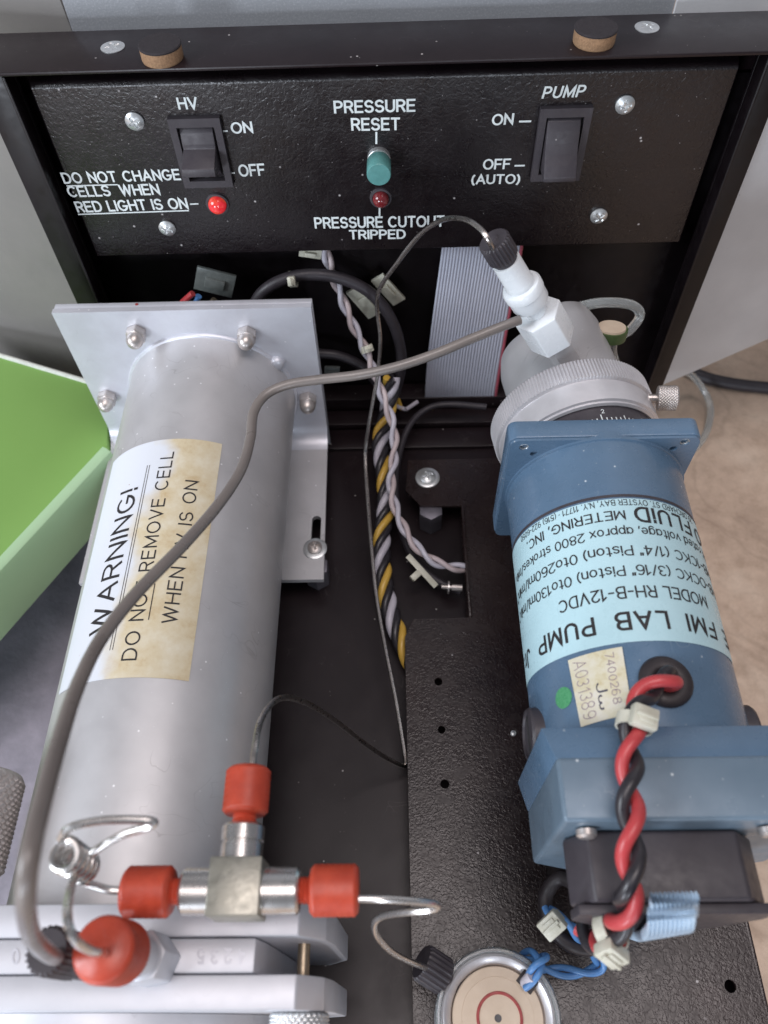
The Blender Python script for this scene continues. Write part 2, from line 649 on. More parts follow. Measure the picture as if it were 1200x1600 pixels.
M['nickel'] = mat('old_nickel', (0.60, 0.56, 0.54), 0.36, 0.75, (0.50, 0.46, 0.43), 2.5, 6, 0.08, 0.004, rvar=0.05)
M['recess'] = mat('screw_recess', (0.08, 0.08, 0.085), 0.5, 0.6)
M['grey_tube'] = mat('grey_plastic_tubing', (0.165, 0.145, 0.135), 0.33, 0.0, (0.20, 0.175, 0.16), 0.4, 5, 0.08, 0.01, spec=0.65)
M['plastic'] = mat('black_matt_plastic', (0.042, 0.036, 0.043), 0.46, 0, (0.052, 0.046, 0.053), 1.5, 30, 0.25, 0.006, dust=0.06)
M['rubber'] = mat('black_rubber', (0.022, 0.017, 0.019), 0.5, 0, (0.03, 0.024, 0.026), 2, 12, 0.2, 0.01)
M['blackwire'] = mat('black_wire_sheath', (0.020, 0.018, 0.022), 0.34, 0, (0.03, 0.027, 0.032), 2)
M['black_soft'] = mat('black_cable_sheath', (0.025, 0.021, 0.026), 0.5, 0, (0.035, 0.03, 0.036), 1)
M['redwire'] = mat('red_wire_sheath', (0.50, 0.060, 0.065), 0.34, 0, (0.44, 0.05, 0.055), 2, sss=0.08)
M['bluewire'] = mat('blue_wire_sheath', (0.10, 0.26, 0.55), 0.36, 0, (0.08, 0.21, 0.46), 2)
M['whitewire'] = mat('white_wire_sheath', (0.56, 0.54, 0.60), 0.4, 0, (0.48, 0.46, 0.52), 1.5)
M['pinkwire'] = mat('aged_pink_wire_sheath', (0.56, 0.47, 0.47), 0.42, 0, (0.48, 0.40, 0.41), 1.5)
M['yellowwire'] = mat('yellow_wire_sheath', (0.66, 0.42, 0.08), 0.36, 0, (0.58, 0.36, 0.06), 2)
M['redplastic'] = mat('red_nut_plastic', (0.56, 0.078, 0.038), 0.36, 0, (0.46, 0.058, 0.03), 2, sss=0.05)
M['nylon'] = mat('white_nylon', (0.74, 0.77, 0.79), 0.28, 0, (0.71, 0.745, 0.77), 0.5, sss=0.6, spec=0.5)
M['tie'] = mat('aged_nylon_tie', (0.58, 0.57, 0.48), 0.38, 0, (0.50, 0.49, 0.40), 3, sss=0.2)
M['pump'] = mat('steel_blue_enamel', (0.098, 0.168, 0.258), 0.28, 0.0, (0.085, 0.148, 0.228), 0.6, 26, 0.14, 0.006, dust=0.3, dustc=(0.6, 0.66, 0.7), wear=(0.5, (0.25, 0.32, 0.38), 0.45), spec=0.65, rvar=0.07)
M['pumpflat'] = mat('blue_grey_brushed_enamel', (0.145, 0.205, 0.265), 0.36, 0.1, (0.12, 0.175, 0.23), 0.5, 8, 0.3, 0.007, dust=0.3, dustc=(0.6, 0.66, 0.7), wear=(0.6, (0.32, 0.38, 0.42), 0.5), aniso=(1, 14, 14))
M['ink'] = mat('black_print', (0.022, 0.02, 0.022), 0.55, 0)
M['white_ink'] = mat('white_screen_print', (0.74, 0.80, 0.80), 0.55, 0)
M['hand_ink'] = mat('faded_purple_ink', (0.22, 0.16, 0.20), 0.6, 0, (0.36, 0.28, 0.30), 6)
M['hand_ink2'] = mat('dark_pen_ink', (0.06, 0.06, 0.09), 0.6, 0)
M['paleblue'] = mat('pale_blue_label', (0.47, 0.68, 0.735), 0.30, 0, (0.44, 0.645, 0.70), 0.9, spec=0.5, wear=(0.3, (0.3, 0.45, 0.5), 0.6))
M['teal'] = mat('teal_button_plastic', (0.095, 0.27, 0.26), 0.4, 0, (0.08, 0.23, 0.22), 3)
M['cork'] = mat('cork', (0.34, 0.20, 0.11), 0.8, 0, (0.22, 0.13, 0.07), 14, 24, 0.5, 0.03)
M['felt'] = mat('black_felt', (0.017, 0.014, 0.017), 0.85, 0, (0.024, 0.02, 0.024), 6, 30, 0.4, 0.02)
M['ribbon'] = mat('grey_ribbon_sheath', (0.52, 0.54, 0.63), 0.42, 0, (0.48, 0.50, 0.59), 0.8)
M['ribbonblue'] = mat('blue_ribbon_sheath', (0.44, 0.56, 0.68), 0.4, 0, (0.40, 0.52, 0.64), 1)
M['ribbonred'] = mat('red_ribbon_edge', (0.46, 0.10, 0.14), 0.45, 0)
M['brass'] = mat('brass_pin', (0.40, 0.33, 0.24), 0.38, 0.9)
M['tan'] = mat('cream_fibre_disc', (0.68, 0.56, 0.43), 0.55, 0, (0.62, 0.50, 0.38), 1.2, 18, 0.2, 0.01)
M['redink'] = mat('red_painted_ring', (0.36, 0.04, 0.04), 0.5, 0)
M['greengasket'] = mat('green_gasket', (0.07, 0.12, 0.04), 0.5, 0)
M['green'] = mat('green_painted_card', (0.235, 0.43, 0.115), 0.6, 0, (0.22, 0.41, 0.105), 0.1, spec=0.25)
M['mint'] = mat('mint_green_edge', (0.40, 0.60, 0.36), 0.5, 0, (0.38, 0.58, 0.34), 0.2)
M['whiteedge'] = mat('white_card_edge', (0.7, 0.72, 0.66), 0.5, 0)
M['greendot'] = mat('green_paper_dot', (0.04, 0.26, 0.10), 0.6, 0, (0.10, 0.36, 0.17), 18)
M['standoff'] = mat('dull_hex_standoff', (0.20, 0.19, 0.22), 0.45, 0.7)


def make_clear():
    m, nt, b = new_mat('clear_plastic')
    b.inputs['Base Color'].default_value = (0.82, 0.86, 0.86, 1)
    b.inputs['Transmission Weight'].default_value = 0.8
    b.inputs['Roughness'].default_value = 0.18
    b.inputs['IOR'].default_value = 1.4
    v = coords(nt)
    nt.links.new(bump(nt, noise_n(nt, v, 6, 2), 0.1, 0.01), b.inputs['Normal'])
    return m


M['clear'] = make_clear()


def make_grey_housing():
    m, nt, b = new_mat('grey_hammered_paint')
    v = coords(nt)
    c = mixc(nt, ramp(nt, noise_n(nt, v, 0.25, 4), [(0.3, (0, 0, 0)), (0.7, (1, 1, 1))]), (0.30, 0.31, 0.33), (0.27, 0.28, 0.295))
    c = mixc(nt, ramp(nt, noise_n(nt, v, 14, 2), [(0.5, (0, 0, 0)), (0.7, (0.5, 0.5, 0.5))]), c, (0.42, 0.42, 0.44))
    nt.links.new(c, b.inputs['Base Color'])
    b.inputs['Roughness'].default_value = 0.48
    nt.links.new(bump(nt, noise_n(nt, v, 9, 3), 0.35, 0.02), b.inputs['Normal'])
    return m


M['housing'] = make_grey_housing()
M['housing_lit'] = mat('lit_side_pale_grey', (0.62, 0.62, 0.63), 0.5, 0, (0.56, 0.56, 0.57), 0.3, 9, 0.35, 0.02, dust=0.2)  # brighter copy of the housing grey, the lit side put into the colour
M['housing_dim'] = mat('dim_side_beige_grey', (0.235, 0.22, 0.205), 0.6, 0, (0.21, 0.197, 0.185), 0.3, 9, 0.2, 0.02)  # darker, warmer copy of the housing grey, dimmer light put into the colour


def make_indicator(name, col, em):
    m, nt, b = new_mat(name)
    v = coords(nt)
    c = ramp(nt, noise_n(nt, v, 4, 2), [(0.4, col), (0.6, tuple(min(1, x * 1.3 + 0.01) for x in col))])
    nt.links.new(c, b.inputs['Base Color'])
    b.inputs['Roughness'].default_value = 0.18
    b.inputs['Coat Weight'].default_value = 0.6
    if em:
        em = em * 0.7
        g = ramp(nt, noise_n(nt, v, 2.6, 2), [(0.42, (0.85, 0.02, 0.03)), (0.66, (1.0, 0.16, 0.05))])
        nt.links.new(g, b.inputs['Emission Color'])
        b.inputs['Emission Strength'].default_value = em
    return m


M['lit'] = make_indicator('lit_red_lens', (0.55, 0.02, 0.03), 0.5)
M['unlit'] = make_indicator('dark_red_lens', (0.16, 0.012, 0.016), 0)


def make_ground():
    m, nt, b = new_mat('tan_stone_floor')
    v = coords(nt)
    c = ramp(nt, noise_n(nt, v, 0.16, 7, 0.68, 0.3), [(0.34, (0.50, 0.375, 0.285)), (0.5, (0.64, 0.49, 0.375)), (0.64, (0.70, 0.56, 0.44))])
    vo = nt.nodes.new('ShaderNodeTexNoise')
    vo.inputs['Scale'].default_value = 0.05
    vo.inputs['Detail'].default_value = 5
    vo.inputs['Distortion'].default_value = 1.2
    nt.links.new(v, vo.inputs['Vector'])
    crack = ramp(nt, vo.outputs[0], [(0.485, (0, 0, 0)), (0.5, (1, 1, 1)), (0.515, (0, 0, 0))])
    gr = ramp(nt, noise_n(nt, v, 1.1, 8, 0.75), [(0.36, (0.84, 0.82, 0.80)), (0.5, (0.97, 0.965, 0.96)), (0.66, (1.06, 1.06, 1.06))])
    mg = nt.nodes.new('ShaderNodeMix')
    mg.data_type = 'RGBA'
    mg.blend_type = 'MULTIPLY'
    mg.inputs[0].default_value = 1.0
    nt.links.new(c, mg.inputs[6])
    nt.links.new(gr, mg.inputs[7])
    c = mg.outputs[2]
    mm = nt.nodes.new('ShaderNodeMath')
    mm.operation = 'MULTIPLY'
    mm.inputs[1].default_value = 0.22
    nt.links.new(crack, mm.inputs[0])
    c = mixc(nt, mm.outputs[0], c, (0.19, 0.125, 0.09))
    nt.links.new(c, b.inputs['Base Color'])
    b.inputs['Roughness'].default_value = 0.75
    nt.links.new(bump(nt, noise_n(nt, v, 0.8, 5), 0.3, 0.1), b.inputs['Normal'])
    return m


M['ground'] = make_ground()
M['mat'] = mat('mottled_lavender_cloth', (0.50, 0.48, 0.57), 0.8, 0, (0.36, 0.35, 0.42), 0.55, 3, 0.4, 0.05)


def make_warning():
    """white label, tea-coloured stain over its right part and lower end"""
    m, nt, b = new_mat('stained_white_label')
    v = coords(nt)
    sp = nt.nodes.new('ShaderNodeSeparateXYZ')
    nt.links.new(v, sp.inputs[0])
    n = noise_n(nt, v, 0.42, 3, 0.5, 0.3)
    a = nt.nodes.new('ShaderNodeMath')
    a.operation = 'MULTIPLY_ADD'
    nt.links.new(n, a.inputs[0])
    a.inputs[1].default_value = 3.6
    nt.links.new(sp.outputs[0], a.inputs[2])     # local x plus noise
    y = nt.nodes.new('ShaderNodeMath')
    y.operation = 'MULTIPLY_ADD'
    nt.links.new(sp.outputs[1], y.inputs[0])
    y.inputs[1].default_value = -0.03
    nt.links.new(a.outputs[0], y.inputs[2])
    f = nt.nodes.new('ShaderNodeMapRange')
    f.inputs[1].default_value = 0.55
    f.inputs[2].default_value = 1.35
    nt.links.new(y.outputs[0], f.inputs[0])
    st = ramp(nt, noise_n(nt, v, 1.3, 6, 0.65), [(0.28, (0.55, 0.42, 0.24)), (0.45, (0.64, 0.55, 0.37)), (0.72, (0.72, 0.67, 0.53))])
    c = mixc(nt, f.outputs[0], (0.70, 0.74, 0.80), st)
    c = mixc(nt, specks(nt, v, 3, 0.1), c, (0.35, 0.22, 0.12))
    nt.links.new(c, b.inputs['Base Color'])
    b.inputs['Roughness'].default_value = 0.5
    return m


M['warning'] = make_warning()


def make_sticker():
    m, nt, b = new_mat('aged_paper_sticker')
    v = coords(nt)
    c = ramp(nt, noise_n(nt, v, 1.3, 6, 0.7), [(0.3, (0.50, 0.42, 0.22)), (0.45, (0.62, 0.58, 0.42)), (0.65, (0.68, 0.66, 0.58))])
    c = mixc(nt, specks(nt, v, 9, 0.25), c, (0.38, 0.30, 0.15))
    nt.links.new(c, b.inputs['Base Color'])
    b.inputs['Roughness'].default_value = 0.7
    return m


M['sticker'] = make_sticker()


# ------------------------------------------------------------------ small shared builders
def disc_grid(Rr, hfun, n=26):
    vs, fs = [], []
    for j in range(n + 1):
        for i in range(n + 1):
            a, b = 2 * i / n - 1, 2 * j / n - 1
            x = a * math.sqrt(max(0, 1 - b * b / 2))
            y = b * math.sqrt(max(0, 1 - a * a / 2))
            vs.append((x * Rr, y * Rr, hfun(x, y)))
    for j in range(n):
        for i in range(n):
            k = j * (n + 1) + i
            fs.append((k, k + 1, k + n + 2, k + n + 1))
    return vs, fs


def screw_shape(g, Mx, R_, dome=0.14, rim=0.05, rot=0.0, cross=0.62, slot_w=0.13, depth=0.10):
    cr, sr = math.cos(rot), math.sin(rot)

    def h(x, y):
        r2 = x * x + y * y
        z = rim + dome * (1 - r2)
        a, b = abs(x * cr + y * sr), abs(-x * sr + y * cr)
        w_ = slot_w
        if (a < w_ and b < cross) or (b < w_ and a < cross):
            z -= depth * (1 - 0.5 * max(a, b) / cross)
        return z
    vs, fs = disc_grid(R_, h)
    g.add(vs, fs, Mx)
    g.lathe([(R_ * 0.97, 0), (R_, 0.01), (R_, rim)], 32, Mx)
    return g


def screw(name, origin, normal, R_, mt, parent, washer=0, rot=0.3, **k):
    Mx = frame(origin, normal)
    g = G()
    if washer:
        g2 = G()
        g2.lathe([(washer, 0), (washer, 0.06), (washer - 0.05, 0.09), (R_ * 0.9, 0.09)], 36, Mx)
        Mx = Mx @ Matrix.Translation((0, 0, 0.09))
    screw_shape(g, Mx, R_, rot=rot, **k)
    o = g.build(name, mt, parent, smooth=40)
    if washer:
        wsh = g2.build('washer', M['zinc'], o)
    return o


def knurl_nut(g, Mx, R_, h, n=22, depth=0.06, bevel=0.08, inner=None):
    """coarse straight flutes"""
    prof = [(R_ - bevel, 0), (R_, bevel), (R_, h - bevel), (R_ - bevel, h)]
    seg = n * 4

    def md(i, k):
        return 1 - (depth / R_ if (i % 4) in (0, 1) and k in (1, 2) else 0)
    g.lathe(prof, seg, Mx, md)
    return g


def diamond(g, Mx, R_, h, n=36, depth=0.03, bevel=0.08, rows=None, diag=False):
    """fine knurl as relief; diag: single helix direction"""
    q_ = 6 if n < 40 else 3
    seg = n * q_
    rows = rows or max(10, int(h / (2 * PI * R_ / n) * q_))
    prof = [(R_ - bevel, 0.0)]
    for k in range(rows + 1):
        prof.append((R_, bevel + (h - 2 * bevel) * k / rows))
    prof.append((R_ - bevel, h))
    pitch = 2 * PI * R_ / n

    def md(i, k):
        if k == 0 or k == len(prof) - 1:
            return 1
        z = prof[k][1]
        a = 2 * PI * i / seg * n
        b = 2 * PI * z / pitch
        if diag:
            q = 0.5 + 0.5 * math.sin(a + b * 0.6)
        else:
            q = max(0.5 + 0.5 * math.sin((a + b) / 1.0), 0.5 + 0.5 * math.sin((a - b) / 1.0))
        return 1 - depth * q / R_
    g.lathe(prof, seg, Mx, md)
    return g


# ================================================================== THE SETTING
g = G()
g.box(-300, 300, -150, 400, -9.2, -9.0)
tag(g.build('floor', M['ground']), kind='structure')

# chassis floor and mounting plate
g = G()
g.box(-12.9, 12.3, -2.5, 29.4, -0.3, 0.0)
tag(g.build('chassis_floor', M['black']), kind='structure')

# ================================================================== LAVENDER MAT + GREEN BOX
g = G()
vs, fs = [], []
nx, ny = 40, 60
for j in range(ny + 1):
    for i in range(nx + 1):
        x = -70 + 56 * i / nx
        y = -25 + 80 * j / ny
        vs.append((x, y, -8.9 + 0.5 * noise.noise(Vector((x * 0.12, y * 0.12, 3)))))
for j in range(ny):
    for i in range(nx):
        k = j * (nx + 1) + i
        fs.append((k, k + 1, k + nx + 2, k + nx + 1))
g.add(vs, fs)
g.box(-70, -14, -25, 55, -9.0, -8.95)
tag(g.build('cloth', M['mat']), 'mottled lavender grey cloth lying left of the silver tube', 'cloth')

t = thing('green_box', 'blurred green box with a mint edge lying left of the silver tube', 'box', (-28, 26, -8.4))
a = P(0, 556, Z=2)
b = P(170, 607, Z=2)
c_ = P(168, 702, Z=2)
d_ = P(-2, 885, Z=2)
ext = (a - b).normalized()
e2 = (d_ - c_).normalized()
poly = [b, a + ext * 3, d_ + e2 * 24, c_]
g = G()
g.prism([(p.x, p.y) for p in poly], -1.2, 2.0, b=0.1)
g.build('box_body', M['green'], t)
g = G()
cen = sum(poly, Vector()) / 4
dq = (c_ - d_).normalized()
nq = Vector((dq.y, -dq.x, 0)) * 5.0
g.prism([tuple(p.xy) for p in (b - nq * 0.4 - Vector((1.5, 0, 0)), a + ext * 3, d_ + e2 * 24 - nq, c_ - nq)], -8.6, -1.2)
g.build('shade_block', M['dark'], t)  # dark block added only to give the shadow below the mint edge
g = G()
dr = (c_ - d_).normalized()
nrm = Vector((dr.y, -dr.x, 0))
Mm = frame(c_ + dr * 0.0 + Vector((0, 0, -3.6)), (d_ - c_).normalized(), nrm)
Lm = (d_ - c_).length + 24
Ym = Vector((0, 0, 1))
g.prism([(-0.3, 0.0), (0.18, 0.0), (0.22, 0.2), (0.22, 3.2), (0.14, 3.48), (-0.05, 3.62), (-0.3, 3.64)] if Mm.col[1].z > 0 else [(-0.3, 0.0), (0.18, 0.0), (0.22, -0.2), (0.22, -3.2), (0.14, -3.48), (-0.05, -3.62), (-0.3, -3.64)], 0, Lm, Mm, b=0)
g.build('box_edge', M['mint'], t)
g = G()
g.tube([b + Vector((0, 0, 0.03)), a + ext * 3 + Vector((0, 0, 0.03))], 0.14, 8)
g.build('white_edging', M['whiteedge'], t)

# knurled knob at the left border
t = thing('knurled_knob', 'silver diamond knurled roller at the left border beside the tube', 'knob', (-13.2, 5.2, -2))
g = G()
diamond(g, frame((-13.75, 4.0, 8.0), (0.0, 1, 0)), 1.7, 2.9, n=38, depth=0.09, bevel=0.15)
g.build('grip', M['nickel'], t, smooth=80)
g = G()
g.lathe([(0.5, 0), (0.5, 3.9)], 24, frame((-13.75, 0.4, 8.0), (0, 1, 0)))
g.build('shaft', M['steel'], t)
g = G()
g.box(-14.6, -12.9, 0.2, 0.9, -8.9, 8.9, 0.05)
g.build('bracket', M['black'], t)

# ================================================================== GREY HOUSING BEHIND
t = thing('grey_housing', 'light grey painted housing standing behind the black frame', 'housing', (0, 31, -9))
g = G()
g.box(-11.8, 10.3, 31.0, 31.2, -9, 44)
g.build('back_panel', M['housing'], t)
g = G()
x1, x2 = 10.3, 30
Mw = frame((x1, 31.0, 0), (0, 0, 1), (math.cos(0.10), math.sin(0.10), 0))
Lw = 26
pr = P(1045, 598, Y=31.4)
pr2 = P(1200, 530, Y=31.9)
zb = pr.z
sl = (pr2.z - pr.z) / (pr2.x - pr.x)
g.prism([(0, zb - sl * (pr.x - x1)), (Lw, zb + sl * (x1 + Lw - pr.x)), (Lw, 44), (0, 44)], 0, 0.15,
        Mw @ Matrix.Rotation(PI / 2, 4, 'X'), b=0.04)
sp_ = g.build('side_panel', M['housing_lit'], t)
g = G()
Mw2 = frame((-11.6, 31.05, 0), (0, 0, 1), (-math.cos(0.25), math.sin(0.25), 0))
g.prism([(-0.9, -9), (24, -9), (24, 44), (1.9, 44), (0.35, 20), (-0.9, 0)], 0, 0.15, Mw2 @ Matrix.Rotation(PI / 2, 4, 'X') @ Matrix.Translation((0, 0, 0.02)), b=0.03)
g.build('side_panel', M['housing_dim'], t)

# cables on the floor at the right
g = G()
g.tube(spline(pk((1050, 560, -8.6), (1085, 583, -8.6), (1130, 597, -8.6), (1200, 606, -8.6), (1300, 612, -8.6)), 8), 0.42, 12)
tag(g.build('power_cable', M['black_soft']), 'black cable lying on the tan floor below the grey panel', 'cable')
g = G()
g.tube(spline(pk((1060, 575, -5), (1085, 590, -7), (1105, 620, -8.2), (1110, 650, -8.6), (1095, 690, -8.7), (1040, 740, -8.7)), 8), 0.22, 10)
tag(g.build('clear_hose', M['clear']), 'thin clear hose curving over the tan floor right of the pump', 'hose')

# ================================================================== BLACK FRAME
t = thing('instrument_chassis', 'black painted steel chassis with a top rail and two posts', 'chassis', (0, 28, 0))
g = G()
g.box(-16.5, 15.5, 27.1, 29.9, 19.36, 19.5, 0.05)
g.box(-16.5, 15.5, 29.82, 29.95, 17.3, 19.37, 0.03)
g.build('top_rail', M['black'], t)
for s_, x0, x1 in ((-1, -14.75, -13.3), (1, 12.75, 13.95)):
    g = G()
    g.box(x0, x1, 28.2, 28.4, -0.3, 19.2, 0.05)
    xo = x0 if s_ < 0 else x1 - 0.15
    g.box(xo, xo + 0.15, 28.4, 29.9, -0.3, 19.2, 0.03)
    xi = x1 - 0.12 if s_ < 0 else x0
    g.box(xi, xi + 0.12, 27.4, 28.2, 0.0, 19.2, 0.04)
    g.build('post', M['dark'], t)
g = G()
g.box(-14.6, 13.8, 29.6, 29.8, 0, 17.5)
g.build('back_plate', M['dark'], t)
for y0, y1, z1 in ((28.4, 29.5, 1.3), (27.3, 28.3, 0.55), (25.9, 27.2, 0.25)):
    g = G()
    g.box(-12.9, 12.3, y0, y1, 0.0, z1, 0.05)
    g.build('cross_bar', M['black'], t)
for (u, v) in ((250, 64), (931, 38)):
    cpt = P(u, v + 8, Z=19.9)
    g = G()
    g.lathe([(0.69, 0), (0.71, 0.05), (0.71, 0.42)], 36, frame((cpt.x, cpt.y, 19.5), (0, 0, 1)))
    o = g.build('bumper', M['cork'], t)
    g = G()
    g.lathe([(0.72, 0.425), (0.73, 0.47), (0.70, 0.50), (0.5, 0.51)], 36, frame((cpt.x, cpt.y, 19.5), (0, 0, 1)))
    g.build('felt_pad', M['felt'], o)
for (u, v) in ((176, 73), (1011, 42)):
    p = P(u, v, Z=19.52)
    screw('screw', (p.x, p.y, 19.49), (0, 0, 1), 0.42, M['zinc'], t, dome=0.03, rim=0.03, depth=0.08, rot=0.5)

# ================================================================== CONTROL PANEL
t = thing('control_panel', 'black wrinkle painted control panel with white lettering and two rocker switches', 'panel', (0, 28, 11.2))
g = G()
zcr = P(600, 120, Y=28).z
Mpp = Matrix(((0, 0, 1, 0), (1, 0, 0, 0), (0, 1, 0, 0), (0, 0, 0, 1)))    # local (x,y,z)->(Y,Z,X)
g.prism([(28.0, 11.25), (29.2, 11.25), (29.2, 18.95), (28.75, 18.86), (28.12, zcr + 0.10), (28.0, zcr - 0.04)], -12.85, 12.15, Mpp, b=0.07, seg=3)
g.build('panel_plate', M['panel'], t, smooth=50)


def pane_text(body, u0, v0, u1, v1, cap_px, weight=0.19, shear=0.0, spacing=1.0, word=1.0, name='lettering'):
    """baseline from pixel (u0,v0) to (u1,v1); cap height in pixels"""
    a, b = P(u0, v0, Y=27.985), P(u1, v1, Y=27.985)
    up = (P(u0, v0 - cap_px, Y=27.985) - a).length
    dx = (b - a)

    def mp(x, y):
        q = a + dx * x + Vector((0, 0, up * y))
        q.y = 27.985
        return q
    return print_text(name, body, mp, M['white_ink'], t, weight=weight, spacing=spacing, shear=shear, word=word)


def pane_line(u0, v0, u1, v1, wpx):
    a, b = P(u0, v0, Y=27.985), P(u1, v1, Y=27.985)
    wv = wpx * 0.0235 / 2
    dr = (b - a).normalized()
    n = Vector((-dr.z, 0, dr.x)) * wv
    g = G()
    g.add([a - n, b - n, b + n, a + n], [(0, 1, 2, 3)])
    return g.build('printed_line', M['white_ink'], t, smooth=0)


pane_text('HV', 279, 170, 311, 169, 16)
pane_text('ON', 362, 208, 396, 206, 15)
pane_text('OFF', 374, 275, 415, 273, 16)
pane_text('DO NOT CHANGE', 100, 286, 283, 280, 14, word=1.25)
pane_text('CELLS  WHEN', 108, 307, 251, 303, 14)
pane_text('RED LIGHT IS ON', 121, 331, 295, 325, 14, word=1.1)
pane_text('PRESSURE', 522, 176, 649, 173, 17)
pane_text('RESET', 549, 203, 625, 202, 17)
pane_text('PRESSURE CUTOUT', 492, 356, 694, 353, 15)
pane_text('TRIPPED', 546, 373, 634, 372, 12.5)
pane_text('PUMP', 846, 153, 914, 150, 16, shear=0.14, spacing=1.25)
pane_text('ON', 768, 195, 802, 193, 15)
pane_text('OFF', 754, 264, 797, 263, 14)
pane_text('(AUTO)', 736, 287, 812, 286, 13)
pane_line(104, 290.5, 184, 288.5, 2.2)
pane_line(122, 335, 295, 329, 2.4)
pane_line(297, 319, 310, 318.5, 2.6)
pane_line(349, 205, 356, 204.7, 2.6)
pane_line(362, 270.5, 367, 270.3, 2.6)
pane_line(588, 206, 588, 225, 3.0)
pane_line(593, 322, 593, 339, 3.0)
pane_line(811, 190, 830, 189.5, 3.0)
pane_line(804, 259, 820, 258.7, 3.0)


def rocker(x0, x1, z0, z1, prof, bez=0.26):
    g = G()
    Mx = frame((0, 28.0, 0), (0, -1, 0), (1, 0, 0))      # local x=X, y=Z, z=-Y
    tb = curve_plate([(x0, z0), (x1, z0), (x1, z1), (x0, z1)], [[(x0 + bez, z0 + bez * 1.1), (x1 - bez, z0 + bez * 1.1), (x1 - bez, z1 - bez * 1.3), (x0 + bez, z1 - bez * 1.3)]], -0.05, 0.22)
    Mx = Matrix(((1, 0, 0, 0), (0, 0, -1, 28.0), (0, 1, 0, 0), (0, 0, 0, 1)))
    g.bm(tb, Mx)
    sw = g.build('rocker_switch', M['plastic'], t)
    g = G()
    xa, xb = x0 + bez + 0.06, x1 - bez - 0.10
    # profile in (Y offset toward viewer, Z); extruded across X
    Mr = Matrix(((0, 0, 1, 0), (-1, 0, 0, 28.0), (0, 1, 0, 0), (0, 0, 0, 1)))
    g.prism(prof, xa, xb, Mr, b=0.035, seg=2)
    g.build('rocker', M['plastic'], sw)
    return sw


z0, z1 = 14.55, 17.35
rocker(-8.22, -6.30, z0, z1, [(0.02, z1 - 0.4), (0.14, z1 - 0.6), (0.22, z1 - 1.0), (0.22, z1 - 1.18), (1.15, z1 - 1.42), (1.18, z1 - 1.72), (0.34, z1 - 2.0), (0.08, z1 - 2.35), (-0.1, z1 - 2.4), (-0.1, z1 - 0.4)])
z0, z1 = 14.45, 17.35
rocker(5.38, 7.28, z0, z1, [(0.02, z1 - 0.38), (0.2, z1 - 0.5), (0.34, z1 - 0.8), (0.46, z1 - 1.2), (0.62, z1 - 1.55), (0.84, z1 - 1.85), (1.06, z1 - 2.2), (1.08, z1 - 2.38), (0.2, z1 - 2.44), (-0.1, z1 - 2.42), (-0.1, z1 - 0.38)])

# push button
p = P(592, 246, Y=28.0)
Mb = frame((p.x, 28.0, p.z), (0, -1, 0))
g = G()
g.lathe([(0.44, -0.1), (0.44, 0.22), (0.38, 0.24), (0.38, 0.3)], 36, Mb)
pb = g.build('push_button', M['zinc'], t)
g = G()
g.lathe([(0.34, 0.2), (0.41, 0.3), (0.46, 0.36), (0.46, 1.1), (0.43, 1.14), (0.2, 1.15)], 40, Mb)
g.build('button_cap', M['teal'], pb, smooth=45)
# indicator lights
for (u, v, mt, lab, rr) in ((340, 318, 'lit', 'glowing red indicator light', 0.36), (595, 309, 'unlit', 'dark red indicator light', 0.33)):
    p = P(u, v, Y=28.0)
    Mb = frame((p.x, 28.0, p.z), (0, -1, 0))
    g = G()
    g.ring([(rr + 0.12, 0.0), (rr + 0.1, 0.07), (rr + 0.02, 0.08), (rr - 0.02, 0.0)], 36, Mb)
    il = g.build('indicator_light', M['plastic'], t)
    il['label'] = lab
    g = G()
    g.lathe([(rr, 0.0), (rr, 0.12)] + [(rr * math.cos(a * PI / 16), 0.12 + 0.30 * math.sin(a * PI / 16)) for a in range(1, 8)], 32, Mb)
    g.build('lens', M[mt], il, smooth=60)
for (u, v, r_) in ((210, 191, 0.5), (261, 358, 1.1), (977, 165, 0.2), (936, 339, 0.8)):
    p = P(u, v, Y=27.9)
    screw('screw', (p.x, 28.0, p.z), (0, -1, 0), 0.345, M['zinc'], t, rot=r_, dome=0.13, rim=0.07)

# ================================================================== MOUNTING PLATE
t = thing('mounting_plate', 'black wrinkle painted mounting plate with drilled holes under the blue pump', 'plate', (6, 12, 0))
ZP = 1.5
hol = [circ(*P(u, v, Z=ZP).xy, r) for (u, v, r) in ((685, 1065, 0.17), (690, 1140, 0.16), (695, 1225, 0.18), (1141, 1541, 0.20))]
outl = [(0.18, -2.4), (0.16, 14.4), (0.55, 15.25), (3.05, 15.3), (3.0, 21.25), (1.05, 21.3), (0.35, 22.2), (0.5, 24.1), (12.0, 24.1), (12.0, -2.4)]
g = G()
g.bm(curve_plate(outl, hol, ZP - 0.14, ZP))
g.build('plate_sheet', M['plate'], t, smooth=20)
g = G()
g.box(3.0, 3.14, 15.3, 21.2, 0.35, ZP + 0.10, 0.03)
g.build('flange', M['plate'], t)
g = G()
g.box(12.0, 12.14, -2.4, 24.1, 0.0, ZP, 0.03)
g.build('flange', M['plate'], t)
p = P(668, 747, Z=ZP)
screw('screw', (p.x, p.y, ZP), (0, 0, 1), 0.40, M['zinc'], t, washer=0.60, rot=0.4)
hexp = lambda r, a0=0: [(r * math.cos(a0 + PI / 3 * i), r * math.sin(a0 + PI / 3 * i)) for i in range(6)]
g = G()
g.prism(hexp(0.62, PI / 6), 0.0, ZP - 0.16, Matrix.Translation((1.55, 21.2, 0)), b=0.03)
g.build('standoff', M['standoff'], t)
p = P(802, 1146, Z=ZP)
g = G()
g.lathe([(0.12, 0), (0.11, 0.08), (0.05, 0.11)], 14, frame((p.x, p.y, ZP), (0, 0, 1)))
g.build('rivet', M['zinc'], t)
